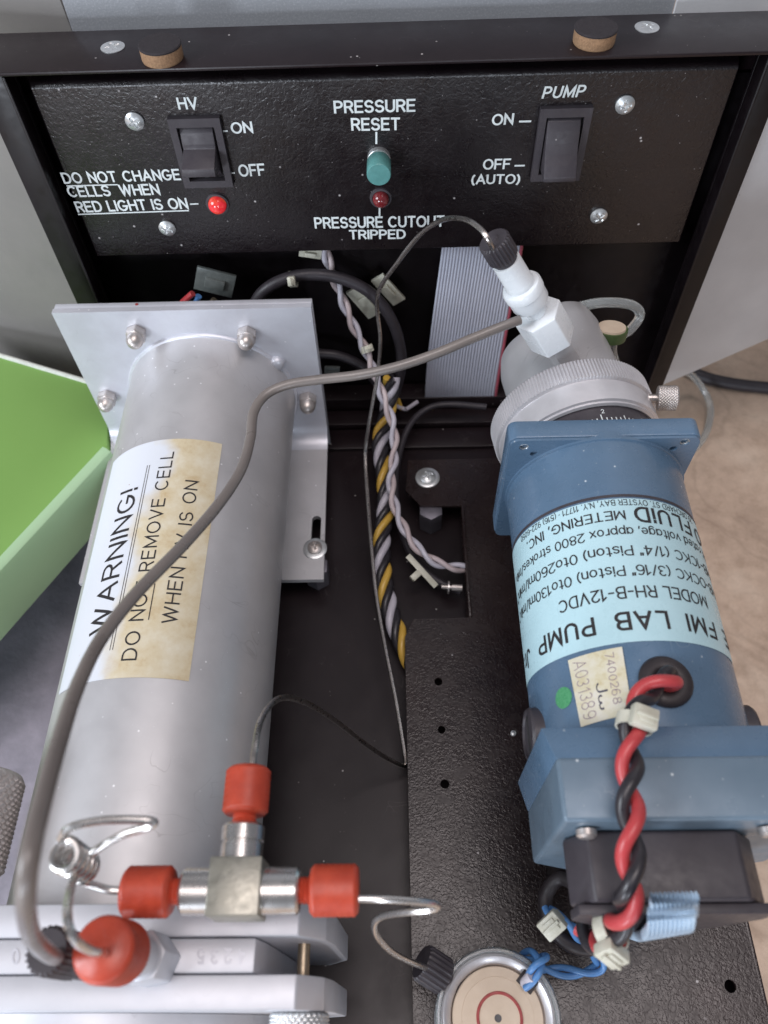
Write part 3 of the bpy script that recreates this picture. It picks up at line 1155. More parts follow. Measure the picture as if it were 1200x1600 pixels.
# small fastener reaching out of the slot edge
g = G()
a, b = P(690, 917, Z=1.0), P(722, 919, Z=1.0)
g.tube([a, b], 0.10, 10)
g.tube([a + (b - a) * 0.30, a + (b - a) * 0.38], 0.30, 16)
g.tube([a + (b - a) * 0.5, b], 0.16, 10)
g.build('slot_screw', M['nickel'], t)

# ================================================================== CELL TUBE
KK = 1.098
TX, TZ, TR = -8.05 * KK, 33 - (33 - 7.25) * KK, 3.55 * KK


def kz(z):
    return 33 - (33 - z) * KK


t = thing('detector_tube', 'large satin aluminium tube with a stained warning label', 'tube', (TX, 13, 0))
g = G()
g.lathe([(TR, 0), (TR, 23.9), (TR + 0.02, 24.02), (TR + 0.10, 24.1)], 128, frame((TX, 1.7, TZ), (0, 1, 0)))
g.build('tube_body', M['alu'], t)
# front square flange with bent foot
ym = 23.5 * KK
xl, xr, zt, zbend = -13.45 * KK, -3.28 * KK, kz(12.15), kz(4.4)
g = G()
prof = [(ym, zt), (ym, zbend + 0.4)]
# build sheet by sweeping a bent strip
th = 0.26
rb_ = 1.0
arc = [(ym - rb_ + rb_ * math.cos(a), zbend + rb_ - rb_ * math.sin(a)) for a in [PI / 2 * k / 7 for k in range(8)]]
arco = [(ym - rb_ + (rb_ + th) * math.cos(a), zbend + rb_ - (rb_ + th) * math.sin(a)) for a in [PI / 2 * k / 7 for k in range(8)]]
path = [(ym, zt)] + arc
off = [(ym + th, zt)] + arco
ring_ = path + off[::-1]
tb = bmesh.new()
LV = [[tb.verts.new((x, a_, b_)) for a_, b_ in ring_] for x in (xl, xr)]
n = len(ring_)
m_ = len(path)
for i in range(n):
    j = (i + 1) % n
    tb.faces.new((LV[0][i], LV[0][j], LV[1][j], LV[1][i]))
for k in range(m_ - 1):
    for q in (0, 1):
        tb.faces.new((LV[q][k], LV[q][k + 1], LV[q][n - 2 - k], LV[q][n - 1 - k]))
g.bm(tb)
g.build('front_flange', M['alu_plate'], t, smooth=50)
# foot with slot
p0 = P(495, 812, Z=zbend)
p1 = P(492, 862, Z=zbend)
sx = (p0.x + p1.x) / 2
ys0, ys1 = p1.y, p0.y
slot = [(sx + 0.22 * math.cos(a), ys1 + 0.22 * math.sin(a)) for a in [PI * i / 8 for i in range(9)]] + \
       [(sx + 0.22 * math.cos(a), ys0 + 0.22 * math.sin(a)) for a in [PI + PI * i / 8 for i in range(9)]]
yend = P(522, 905, Z=zbend).y
xfr = xr
g = G()
g.bm(curve_plate([(xl, yend), (xfr + 0.1, yend), (xr, ym - rb_), (xl, ym - rb_)], [slot], zbend - th, zbend - 0.002))
g.build('mounting_foot', M['alu'], t, smooth=30)
p = P(492, 858, Z=zbend)
screw('screw', (sx, p.y, zbend), (0, 0, 1), 0.34, M['nickel'], t, washer=0.56, rot=0.2, dome=0.12, rim=0.12)
g = G()
g.prism(hexp(0.60, PI / 6), 0.0, zbend - th - 0.01, Matrix.Translation((sx + 0.05, p.y - 0.75, 0)), b=0.03)
g.build('standoff', M['standoff'], t)
g = G()
g.box(xl + 0.03, xr + 0.02, ym + 0.28, ym + 0.58, 0.4, zt - 0.01, 0.03)
g.build('rear_flange', M['alu_plate'], t)
g = G()
pp = P(213, 474, Y=ym + 0.43)
g.lathe([(0.07, 0), (0.07, 0.02)], 12, frame((pp.x, ym + 0.43, zt - 0.01), (0, 0, 1)))
g.build('paint_dot', M['redink'], t)
# weld bead / collar around the tube at the flange
g = G()
for k in range(3):
    pass
g.ring([(TR + 0.0, -0.14), (TR + 0.10, -0.11), (TR + 0.15, -0.03), (TR + 0.15, 0.0), (TR, 0.0)], 96, frame((TX, ym - 0.001, TZ), (0, 1, 0)))
g.build('weld_ring', M['alu_plate'], t)
# welded boss at the right
g = G()
bp = Vector((TX + 3.98 * math.cos(math.radians(33)), ym, TZ + 3.98 * math.sin(math.radians(33))))
g.lathe([(0.36, 0), (0.36, 0.12), (0.30, 0.26), (0.2, 0.30)], 24, frame(bp, (0, -1, 0)))
g.build('weld_spot', M['alu_plate'], t, smooth=60)
# cap nuts: two rings of hex + dome, on a bolt circle
nutp = None
for ang in (57.5, 117.5, 177.5, 357.5, 237.5, 297.5):
    rb = 4.42 * KK
    nx_, nz_ = TX - 0.34 + rb * math.cos(math.radians(ang)), TZ - 0.10 + rb * math.sin(math.radians(ang))
    if nutp is None:
        Mx = frame((nx_, ym, nz_), (0, -1, 0))
        g = G()
        g.prism(hexp(0.46, 0.35), 0.0, 0.42, Mx, b=0.04)
        nutp = g.build('cap_nut', M['nickel'], t)
        g = G()
        g.lathe([(0.38, 0.40), (0.38, 0.52), (0.36, 0.66), (0.29, 0.80), (0.19, 0.90), (0.08, 0.95)], 28, Mx)
        g.build('nut_dome', M['nickel'], nutp, smooth=60)
        n0 = (nx_, nz_)
    else:
        dup(nutp, (nx_ - n0[0], 0, nz_ - n0[1]))


# curved label on the tube
def on_tube(th_deg, y, r=TR + 0.02):
    a = math.radians(th_deg)
    return Vector((TX + r * math.sin(a), y, TZ + r * math.cos(a)))


def curved_sheet(fn, a0, a1, y0, y1, n=40, m=4, skew=0.0, cornerskew=0.0):
    g = G()
    vs, fs = [], []
    for j in range(m + 1):
        for i in range(n + 1):
            s_, q = i / n, j / m
            vs.append(fn(a0 + (a1 - a0) * s_ + skew * q, y0 + (y1 - y0) * q + cornerskew * (s_ - 0.5)))
    for j in range(m):
        for i in range(n):
            k = j * (n + 1) + i
            fs.append((k, k + 1, k + n + 2, k + n + 1))
    g.add(vs, fs)
    return g


gl = curved_sheet(on_tube, -52, 26.0, 8.95 * KK, 18.15 * KK, 60, 4)
# thickness skirt
lb = gl.build('warning_label', M['warning'], t, smooth=60)


def tube_text(body, th_base, th_top, y0, y1, mt=M['ink'], weight=0.0, spacing=1.0, word=1.0):
    def mp(x, y):
        return on_tube(th_base + (th_top - th_base) * y, (y0 + (y1 - y0) * x) * KK, TR + 0.028)
    return print_text('lettering', body, mp, mt, lb, weight=weight, spacing=spacing, word=word)


def tube_line(th0, y0, y1, wdeg):
    g = curved_sheet(lambda a, y: on_tube(a, y, TR + 0.028), th0, th0 + wdeg, y0 * KK, y1 * KK, 2, 2)
    return g.build('printed_line', M['ink'], lb, smooth=0)


tube_text('WARNING!', -20.0, -31.5, 10.55, 16.15, weight=0.125, spacing=1.1)
tube_line(-15.9, 9.9, 17.05, 0.35)
tube_line(-14.4, 9.9, 17.05, 0.35)
tube_text('DO NOT REMOVE CELL', -1.0, -8.0, 9.5, 17.55, weight=0.115, spacing=1.12, word=1.2)
tube_line(1.6, 10.85, 12.15, 0.5)
tube_text('WHEN HV IS ON', 15.6, 8.8, 10.75, 16.3, weight=0.115, spacing=1.12, word=1.2)

# ================================================================== CLAMP AT THE NEAR END
t = thing('tube_clamp', 'three plate aluminium end clamp holding the near end of the tube', 'clamp', (TX, 1.3, 0))
ZC = kz(12.5)


def yz(v, z=ZC):
    return P(300, v, Z=z).y


def clampplate(y0, y1, xr_, sl_x, name='clamp_plate', zt_=ZC):
    g = G()
    Mx = Matrix(((1, 0, 0, 0), (0, 0, 1, 0), (0, 1, 0, 0), (0, 0, 0, 1)))
    poly = [(-15.0, zt_), (xr_, zt_), (xr_ + sl_x * 0.8, zt_ - 1.3), (xr_ + sl_x, zt_ - 2.8), (xr_ + sl_x, 2.4), (xr_, 0.3), (-14.8, 0.3), (-15.9, 2.5), (-15.9, zt_ - 1)]
    g.prism(poly, y0, y1, Mx, b=0.06)
    return g.build(name, M['alu_clamp'], t)


xrc = P(468, 1445, Z=ZC).x
clampplate(yz(1464), yz(1411), xrc, 0.72)
clampplate(yz(1521), yz(1466), P(398, 1500, Z=ZC).x, 0.1)
clampplate(yz(1580), yz(1523), xrc, 0.72)
g = G()
pc = P(470, 1500, Z=kz(11.2))
g.lathe([(0.17, 0), (0.17, yz(1464) - yz(1523))], 20, frame((pc.x, yz(1523), kz(10.6)), (0, 1, 0)))
g.build('clamp_pin', M['brass'], t)
g = G()
diamond(g, frame((P(465, 1600, Z=kz(11.5)).x, yz(1581) - 1.9, kz(11.2)), (0, 1, 0)), 0.79, 1.9, n=30, depth=0.06)
g.build('thumb_nut', M['zinc'], t, smooth=80)
g = G()
g.lathe([(5.0, 0), (5.0, 3)], 96, frame((TX, yz(1581) - 3.0, TZ), (0, 1, 0)))
g.build('end_cap', M['alu_clamp'], t)


def stamp(body, u0, u1, v, cap):
    a, b = P(u0, v, Z=ZC + 0.006), P(u1, v, Z=ZC + 0.006)
    up = P(u0, v - cap, Z=ZC + 0.006) - a

    def mp(x, y):
        return a + (b - a) * x + up * y
    uv, fs = letters(body, weight=0.16, spacing=1.15)
    g = G()
    g.add([mp(x, y) + Vector((0, 0, 0.0012 * z)) for x, y, z in uv], fs)
    g.add([mp(x, y) + Vector((0.012, -0.02, 0.006 + 0.0012 * z)) for x, y, z in uv], fs)
    return g.build('stamped_digits', M['alu_plate'], t, smooth=0)


stamp('4 2 3 5', 384, 308, 1483, -21)
stamp('0 0', 52, 18, 1483, -21)

# ================================================================== TEE FITTING
ZT = kz(14.75)
tc = P(372, 1392, Z=ZT)
t = thing('tee_fitting', 'nickel plated tee fitting with square centre block above the clamp', 'fitting', (tc.x, tc.y, ZT - 0.6))
g = G()
g.box(tc.x - 0.61, tc.x + 0.61, tc.y - 0.59, tc.y + 0.66, ZT - 0.6, ZT + 0.6, 0.05)
M['teeblock'] = mat('dull_nickel_block', (0.40, 0.39, 0.34), 0.42, 0.75, (0.34, 0.33, 0.28), 1.5, 10, 0.25, 0.02)
g.build('centre_block', M['teeblock'], t)
for (dx, dy, L) in ((-1, 0, 1.30), (1, 0, 1.45), (0, 1, 1.46)):
    g = G()
    pf = [(0.515, 0.5), (0.515, L - 0.06), (0.46, L)] if dx else [(0.50, 0.5), (0.50, L - 0.46), (0.47, L - 0.44), (0.47, L - 0.40), (0.51, L - 0.38), (0.51, L - 0.06), (0.46, L)]
    g.lathe(pf, 48, frame((tc.x, tc.y, ZT), (dx, dy, 0)))
    g.build('tee_arm', M['steel'], t)


def finger_nut(origin, axis, label, mt=M['redplastic'], R_=0.565, h=1.12, neck=0.24, group='red finger nuts'):
    """origin: seat of the nut, axis points away from the fitting"""
    tt = thing('finger_nut', label, 'nut', origin, group)
    Mx = frame(origin, axis)
    g = G()
    g.lathe([(0.27, -0.12), (0.27, 0.0), (0.30, 0.02), (0.27, 0.06), (0.30, 0.10), (0.27, 0.14), (0.30, 0.18), (0.27, 0.22), (0.30, neck)], 24, Mx)
    g.build('threaded_neck', mt, tt)
    g = G()
    diamond(g, Mx @ Matrix.Translation((0, 0, neck)), R_, h, n=50, depth=0.032, bevel=0.09, diag=True, rows=30)
    g.build('nut_grip', mt, tt, smooth=80)
    return tt


zt_ = ZT
finger_nut((tc.x - 1.30, tc.y, zt_), (-1, 0, 0.0), 'red knurled finger nut on the left arm of the tee')
finger_nut((tc.x + 1.46, tc.y, zt_), (1, 0, 0), 'red knurled finger nut on the right arm of the tee')
finger_nut((tc.x, tc.y + 1.46, zt_), (0, 1, 0), 'red knurled finger nut on the upper arm of the tee')

# upright fitting on the clamp with the red and the black nut
fb = P(246, 1502, Z=ZC)
t = thing('upright_fitting', 'blurred silver fitting body standing on the clamp under the round red nut', 'fitting', (fb.x, fb.y, ZC))
g = G()
g.lathe([(0.50, 0), (0.50, 1.5), (0.44, 1.55), (0.44, 2.5)], 36, frame((fb.x, fb.y, ZC + 0.01), (0, 0, 1)))
g.prism(hexp(0.60, 0.2), 0.0, 1.5, Matrix.Translation((fb.x, fb.y, ZC)), b=0.04)
g.build('fitting_body', M['alu_clamp'], t)
finger_nut((fb.x - 0.02, fb.y - 0.02, ZC + 2.5), (-0.02, -0.02, 1), 'blurred red nut seen from above beside the black nut, nearest the camera', R_=0.66, h=1.3, neck=0.3)
fb2 = P(158, 1504, Z=ZC)
capb = thing('black_nut', 'blurred black nut on the clamp at the end of the thick grey tube', 'nut', (fb2.x, fb2.y, ZC))
g = G()
g.lathe([(0.45, 0), (0.45, 2.0)], 30, frame((fb2.x, fb2.y, ZC + 0.01), (0, 0, 1)))
g.build('threaded_neck', M['plastic'], capb)
g = G()
knurl_nut(g, frame((fb2.x, fb2.y, ZC + 1.95), (-0.03, 0, 1)), 0.50, 1.5, n=24, depth=0.05)
g.build('nut_grip', M['plastic'], capb)

# ================================================================== STEEL COIL TUBE
zc = zt_
kn = pk((210, 1391, zt_), (170, 1390, zt_ + 0.1), (130, 1378, zt_ + 0.5))
cc = P(127, 1352, Z=13.9)
coil = []
for i in range(0, 76):
    a = -2.2 + 2 * PI * i / 16
    z = 13.7 + 1.6 * i / 75
    coil.append(Vector((cc.x + 0.02 * i / 15 + 0.30 * math.cos(a), cc.y + 0.30 * math.sin(a), z)))
tail = pk(*[(u, v, kz(z)) for (u, v, z) in ((110, 1293, 17.2), (160, 1282, 17.2), (218, 1281, 17.1), (241, 1285, 17.0), (228, 1293, 16.9), (190, 1305, 16.6), (148, 1330, 16.2), (122, 1358, 16.1), (108, 1400, 17.2), (106, 1440, 17.9), (118, 1468, 17.8), (140, 1484, 17.3), (160, 1488, 16.6), (166, 1490, 15.4))])
path = spline(kn, 8)[:-1] + coil + spline([coil[-1]] + tail, 8)[1:]
g = G()
g.tube(path, 0.095, 10)
tag(g.build('coiled_steel_tube', M['steel']), 'shiny steel tube with a tight coil left of the tee', 'tube')

# ================================================================== THIN STEEL TUBES
g = G()
path = spline(pk((393, 1225, zt_), (398, 1170, ZT + 0.1), (410, 1120, 12.4), (438, 1091, 11.2), (478, 1098, 9.4), (525, 1127, 7.0), (565, 1158, 4.4), (600, 1182, 2.6), (630, 1197, 1.2), (634, 1192, 1.1), (633, 1180, 1.2),
                 (618, 1090, 1.6), (602, 1010, 1.9), (588, 930, 2.1), (580, 850, 2.3), (574, 770, 2.5), (571, 710, 3.0), (577, 660, 4.5), (590, 585, 6.8), (594, 530, 8.6), (589, 480, 10.2), (594, 450, 11.4), (620, 412, 13.2), (655, 368, 15.0), (690, 344, 16.3), (722, 342, 17.2), (748, 355, 17.5), (765, 378, 17.3), (779, 408, 16.3)), 9)
g.tube(path, 0.088, 10)
tag(g.build('thin_steel_tube', M['steel_tube']), 'long thin steel tube bent from the black knurled nut down to the upper tee nut', 'tube')

g = G()
path = spline(pk((552, 1404, zt_), (600, 1405, 12.9), (655, 1409, 12.5), (682, 1414, 12.1), (676, 1421, 11.8), (640, 1425, 11.4), (600, 1431, 10.4), (586, 1442, 9.8), (589, 1462, 9.0), (612, 1487, 7.6), (640, 1502, 6.2), (668, 1513, 4.8)), 9)
g.tube(path, 0.088, 10)
tag(g.build('short_steel_tube', M['steel']), 'steel tube with a hairpin bend between the right tee nut and the round disc', 'tube')

# thick grey tube
g = G()
path = spline(pk((812, 500, 14.2), (790, 508, 14.2), (740, 528, 14.1), (680, 553, 14.0), (620, 573, 13.9), (560, 586, 13.8), (500, 593, 13.7), (450, 601, 13.6), (415, 617, 13.5), (396, 645, 13.5), (391, 685, 13.6), (376, 735, 13.8), (340, 790, 14.2), (285, 853, 14.8), (215, 925, 15.5), (160, 995, 16.2), (122, 1070, 17.2), (92, 1160, 18.4), (64, 1260, 19.4), (46, 1340, 19.8), (40, 1410, 19.2), (50, 1462, 17.6), (76, 1490, 15.6), (92, 1497, 13.2)), 10)
g.tube(path, 0.165, 16)
tag(g.build('thick_grey_tube', M['grey_tube']), 'thick grey tube sweeping across the warning label from the white fitting', 'tube')

# ================================================================== ROUND SENSOR DISC
dc = P(779, 1591, Z=4.5)
qs = 0.93
t = thing('pressure_sensor', 'round sensor with a clear rim and tan disc on the black plate', 'sensor', (dc.x, dc.y, ZP))
g = G()
g.lathe([(1.95, ZP + 0.01), (2.02, ZP + 0.1), (2.02, 3.4), (1.98, 3.5)], 64, frame((dc.x, dc.y, 0), (0, 0, 1)) @ Matrix.Diagonal((qs, qs, 1, 1)))
g.build('sensor_body', M['alu_plate'], t)
g = G()
g.ring([(2.0, 3.4), (2.06, 3.6), (2.06, 4.4), (2.0, 4.5), (1.93, 4.5), (1.88, 4.42), (1.88, 3.6)], 72, frame((dc.x, dc.y, 0), (0, 0, 1)) @ Matrix.Diagonal((qs, qs, 1, 1)))
g.build('rim', M['clear'], t, smooth=50)
g = G()
g.ring([(1.87, 3.6), (1.87, 4.38), (1.78, 4.44), (1.58, 4.32), (1.52, 4.1), (1.52, 3.6)], 72, frame((dc.x, dc.y, 0), (0, 0, 1)) @ Matrix.Diagonal((qs, qs, 1, 1)))
g.build('metal_ring', M['alu_brush'], t, smooth=50)
g = G()
pr_ = [(1.50, 3.5), (1.50, 4.30), (1.47, 4.34)]
pr_ += [(1.2, 4.35), (1.19, 4.342), (1.18, 4.35)]
pr_ += [(0.2, 4.35), (0.09, 4.35), (0.09, 4.2)]
g.lathe(pr_, 64, frame((dc.x, dc.y, 0), (0, 0, 1)) @ Matrix.Diagonal((qs, qs, 1, 1)))
cd_ = g.build('tan_disc', M['tan'], t)
g = G()
g.ring([(0.72, 4.345), (0.70, 4.38), (0.64, 4.38), (0.62, 4.345)], 48, frame((dc.x + 0.05, dc.y, 0), (0, 0, 1)))
g.build('red_ring', M['redink'], cd_)
g = G()
g.lathe([(0.11, 4.352), (0.11, 4.356)], 20, frame((dc.x + 0.0, dc.y, 0), (0, 0, 1)))
g.build('centre_hole', M['recess'], cd_)
g = G()
q = P(824, 1534, Z=4.36)
g.box(-0.28, 0.28, -0.22, 0.22, 4.3, 4.42, 0.02, Matrix.Translation((q.x, q.y, 0)) @ Matrix.Rotation(-0.75, 4, 'Z'))
g.build('wire_slot', M['rubber'], t)
# nut at its side
a = P(650, 1497, Z=4.6)
b = P(712, 1538, Z=4.0)
ax = (a - b).normalized()
t2 = thing('knurled_black_nut', 'black fluted nut screwed into the side of the round sensor', 'nut', b)
g = G()
g.lathe([(0.26, -0.2), (0.26, 0.10), (0.33, 0.12), (0.33, 0.42)], 24, frame(b, ax))
g.build('threaded_neck', M['plastic'], t2)
g = G()
knurl_nut(g, frame(b + ax * 0.42, ax), 0.56, 0.92, n=20, depth=0.06, bevel=0.07)
g.build('nut_grip', M['plastic'], t2)

# ================================================================== PUMP
PX, PZ, PR = 7.1, 9.3, 3.12
t = thing('metering_pump', 'blue motor driven lab pump with pale blue label and square flanges', 'pump', (PX, 11, ZP))
FY = 16.5
g = G()
g.lathe([(PR, 0), (PR, 10.6)], 128, frame((PX, 6.2, PZ), (0, 1, 0)))
g.build('motor_body', M['pump'], t)


def rrect(x0, x1, z0, z1, r, n=5):
    out = []
    for (cx, cz, a0) in ((x1 - r, z1 - r, 0), (x0 + r, z1 - r, PI / 2), (x0 + r, z0 + r, PI), (x1 - r, z0 + r, 3 * PI / 2)):
        for k in range(n + 1):
            a = a0 + PI / 2 * k / n
            out.append((cx + r * math.cos(a), cz + r * math.sin(a)))
    return out


XZ = Matrix(((1, 0, 0, 0), (0, 0, 1, 0), (0, 1, 0, 0), (0, 0, 0, 1)))     # local (x,y,z)->(X,Z,Y)
fx0, fx1, fz0, fz1 = 3.75, 10.2, 6.35, 12.4
fholes = [circ(x, z, r, 16) for (x, z, r) in ((P(819, 699, Y=FY).x, P(819, 699, Y=FY).z, 0.17), (P(834, 709, Y=FY).x, P(834, 709, Y=FY).z, 0.13), (P(1070, 691, Y=FY).x, P(1070, 691, Y=FY).z, 0.17), (P(1052, 701, Y=FY).x, P(1052, 701, Y=FY).z, 0.13))]
g = G()
g.bm(curve_plate(rrect(fx0 + 0.04, fx1 - 0.04, fz0 + 0.04, fz1 - 0.04, 0.3), fholes, FY, FY + 0.1), XZ)
g.prism(rrect(fx0, fx1, fz0, fz1, 0.3), FY + 0.12, FY + 0.85, XZ, b=0.05)
g.build('square_flange', M['pump'], t, smooth=30)
for h_ in fholes[:4:2]:
    cx = sum(p[0] for p in h_) / 16
    cz = sum(p[1] for p in h_) / 16
    g = G()
    g.tube([Vector((cx + 0.15 * math.cos(a * 0.6), FY + 0.015 + 0.004 * a, cz + 0.15 * math.sin(a * 0.6))) for a in range(22)], 0.018, 5)
    g.build('thread', M['zinc'], t)
g = G()
g.ring([(PR - 0.02, -0.10), (PR + 0.07, -0.08), (PR + 0.07, 0.0), (PR - 0.02, 0.0)], 128, frame((PX, FY - 0.0, PZ), (0, 1, 0)))
g.build('motor_collar', M['pump'], t)
# seam line on the motor above the label
g = G()
g.ring([(PR - 0.01, 0), (PR + 0.012, 0), (PR + 0.012, 0.10), (PR - 0.01, 0.10)], 128, frame((PX, 14.12, PZ), (0, 1, 0)))
g.build('motor_seam', M['plastic'], t)
# near block: octagonal bearing housing with sloping rear shoulder
cxb = 7.35
xL, xR = P(881, 1284, Z=12.95).x, 2 * cxb - P(881, 1284, Z=12.95).x


def octa(x0, x1, z0, z1, ch_b, ch_t=0.0):
    if ch_t:
        return [(x0, z0 + ch_b), (x0, z1 - ch_t), (x0 + ch_t, z1), (x1 - ch_t, z1), (x1, z1 - ch_t), (x1, z0 + ch_b), (x1 - ch_b, z0), (x0 + ch_b, z0)]
    return [(x0, z0 + ch_b), (x0, z1), (x1, z1), (x1, z0 + ch_b), (x1 - ch_b, z0), (x0 + ch_b, z0)]


y1b, y2b, y3b = P(881, 1284, Z=12.95).y, P(867, 1182, Z=12.95).y, 6.55
g = G()
g.prism(octa(xL, xR, 5.0, 12.95, 2.3), y1b, y2b, XZ, b=0.13, seg=4)
g.build('bearing_block', M['pumpflat'], t, smooth=50)
g = G()
g.prism(octa(xL - 0.0, xR + 0.0, 5.0, 12.92, 2.3), y2b - 0.06, y3b + 0.15, XZ, b=0.05, taper=octa(xL - 0.22, xR + 0.22, 4.9, 12.55, 2.3))
g.build('block_shoulder', M['pump'], t, smooth=30)
# support foot below the pump
g = G()
g.box(5.2, 9.4, 4.6, 6.6, ZP + 0.01, 5.1, 0.05)
g.box(5.2, 9.4, 16.6, 17.2, ZP + 0.01, 6.5, 0.05)
g.build('support_foot', M['black'], t)
# black end cover
g = G()
xa_, xb_ = P(920, 1330, Z=12.0).x, P(880, 1340, Z=11.2).x
ce = [(xb_ + 0.05, 11.0), (xa_, 12.0), (8.3, 12.0), (9.0, 11.0), (8.6, 9.0), (7.6, 7.6), (6.0, 7.6), (xb_ + 1.2, 9.0)]
g.prism(ce, 2.62, y1b - 0.02, XZ, b=0.10, seg=3)
cov = g.build('end_cover', M['plastic'], t, smooth=40)
g = G()
g.prism([(xb_ + 0.12, 10.6), (xb_ + 0.12, 11.75), (9.0, 11.75), (9.0, 10.6), (8.4, 8.8), (7.6, 7.8), (6.2, 7.8), (xb_ + 1.3, 8.8)], 2.36, 2.60, XZ, b=0.04)
g.build('cover_plate', M['plastic'], t)
for (u, v) in ((913, 1293), (1195, 1292)):
    p = P(u, v, Z=12.1)
    g = G()
    g.lathe([(0.26, 0), (0.26, 0.14), (0.18, 0.2)], 20, frame((p.x, y1b - 0.05, 12.25), (0, -1, 0)))
    g.build('cover_screw', M['nickel'], t)
# brush caps
for sx_, yy in ((-1, 7.45), (1, 7.45)):
    Mx = frame((PX + sx_ * (PR - 0.25), yy, PZ + 0.25), (sx_, 0, 0.06))
    g = G()
    g.lathe([(0.80, 0), (0.80, 0.42), (0.74, 0.50), (0.66, 0.50), (0.64, 0.44), (0.2, 0.44)], 36, Mx)
    bc = g.build('brush_cap', M['plastic'], t)
    g = G()
    g.box(-0.55, 0.55, -0.07, 0.07, 0.42, 0.48, 0.0, Mx)
    g.build('cap_slot', M['recess'], bc)


def on_motor(th_deg, y, r=PR + 0.015):
    a = math.radians(th_deg)
    return Vector((PX + r * math.sin(a), y, PZ + r * math.cos(a)))


gl = curved_sheet(on_motor, -104, 70, 9.18, 14.05, 90, 3)
lb = gl.build('maker_label', M['paleblue'], t, smooth=60)


def motor_text(body, a0, a1, ybase, cap, weight=0.0, spacing=1.0, word=1.0, dy=0.0, name='lettering', shear=0.0):
    """reads from the far side: text x runs toward -theta, up runs toward the viewer"""
    def mp(x, y):
        return on_motor(a0 + (a1 - a0) * x, ybase - cap * y, PR + 0.024)
    return print_text(name, body, mp, M['ink'], lb, weight=weight, spacing=spacing, word=word, shear=shear)


motor_text('THE FMI LAB PUMP Jr.', 82, -94, 10.08, 0.50, weight=0.17, spacing=1.3, word=2.0)
motor_text('MODEL RH-B-12VDC', 42, -47, 10.92, 0.36, weight=0.14)
motor_text('RHB-OCKC (3/16" Piston) 0to130ml/min.*', 68, -93, 11.62, 0.32, weight=0.125, spacing=0.8, word=0.9)
motor_text('RHB-1CKC (1/4" Piston) 0to260ml/min.*', 68, -92, 12.30, 0.32, weight=0.125, spacing=0.8, word=0.9)
motor_text('*At rated voltage, approx 2800 strokes/min', 68, -88, 12.95, 0.30, weight=0.125, spacing=0.8, word=0.9)
motor_text('FLUiD', 46, 4, 13.70, 0.50, weight=0.17, spacing=1.25)
motor_text('METERING, INC.', -1, -66, 13.58, 0.31, weight=0.14)
motor_text('29 ORCHARD ST. OYSTER BAY, N.Y. 11771 \u2022 (516) 922-6050', 52, -72, 14.0, 0.20, weight=0.13)
# round emblem left of the maker's word
g = G()
em = on_motor(56.5, 13.42, PR + 0.022)
tn = (em - Vector((PX, em.y, PZ))).normalized()
g.ring([(0.30, 0), (0.30, 0.006), (0.22, 0.006), (0.22, 0)], 30, frame(em, tn))
g.build('emblem', M['ink'], lb)

# aged sticker with hand writing
lst = [(888, 1030), (973, 1012), (985, 1115), (905, 1135)]
A_ = [(-46.0, 9.02), (-16.2, 9.06), (-17.0, 7.12), (-44.0, 7.02)]


def on_stk(s_, q, r=PR + 0.03):
    a = (A_[0][0] * (1 - s_) + A_[1][0] * s_) * (1 - q) + (A_[3][0] * (1 - s_) + A_[2][0] * s_) * q
    y = (A_[0][1] * (1 - s_) + A_[1][1] * s_) * (1 - q) + (A_[3][1] * (1 - s_) + A_[2][1] * s_) * q
    return on_motor(a, y, r)


g = G()
vs, fs = [], []
for j in range(5):
    for i in range(21):
        vs.append(on_stk(i / 20, j / 4))
for j in range(4):
    for i in range(20):
        k = j * 21 + i
        fs.append((k, k + 1, k + 22, k + 21))
g.add(vs, fs)
st = g.build('paper_sticker', M['sticker'], t, smooth=60)


def stk_text(body, s_base, s_top, q0, q1, mt, **k):
    print_text('handwriting', body, lambda x, y: on_stk(s_base + (s_top - s_base) * y, q0 + (q1 - q0) * x, PR + 0.036), mt, st, **k)


stk_text('A031389', 0.10, 0.34, 0.06, 0.93, M['hand_ink'], weight=0.07, wob=0.05)
stk_text('7400268', 0.70, 0.84, 0.06, 0.82, M['hand_ink'], weight=0.09, wob=0.05)
stk_text('Jw', 0.44, 0.63, 0.46, 0.86, M['hand_ink2'], weight=0.10, wob=0.04)
g = G()
gd = on_motor(-52.5, 8.0, PR + 0.012)
vs = [gd]
n = 32
for k in range(n):
    a = 2 * PI * k / n
    vs.append(on_motor(-52.5 + math.degrees(0.31 * math.cos(a) / PR), 8.0 + 0.31 * math.sin(a), PR + 0.014))
g.add(vs, [(0, 1 + k, 1 + (k + 1) % n) for k in range(n)])
g.build('green_dot', M['greendot'], t)
# grommet
gc = on_motor(1.5, 7.95, PR - 0.02)
tn = (gc - Vector((PX, gc.y, PZ))).normalized()
Mg = frame(gc, tn)
g = G()
g.ring([(0.72, 0.0), (0.74, 0.10), (0.66, 0.22), (0.45, 0.26), (0.28, 0.20), (0.24, 0.0)], 40, Mg)
g.build('grommet', M['rubber'], t, smooth=60)
g = G()
g.lathe([(0.30, 0.02), (0.30, 0.06)], 24, Mg)
g.build('grommet_hole', M['recess'], t)

# ------------------------------------------------------------------ pump head (swivelled)
hb = Vector((7.15, FY + 0.80, 9.25))
yaw = math.radians(8)
ha = Vector((-math.sin(yaw), math.cos(yaw), 0.0))
Mh = frame(hb, ha)
t = thing('pump_head', 'round silver pump head with knurled ring and black scale', 'pump head', hb)
g = G()
g.lathe([(2.74, -0.3), (2.74, 1.0), (2.6, 1.1)], 96, Mh)
sr_ = g.build('scale_ring', M['plastic'], t)
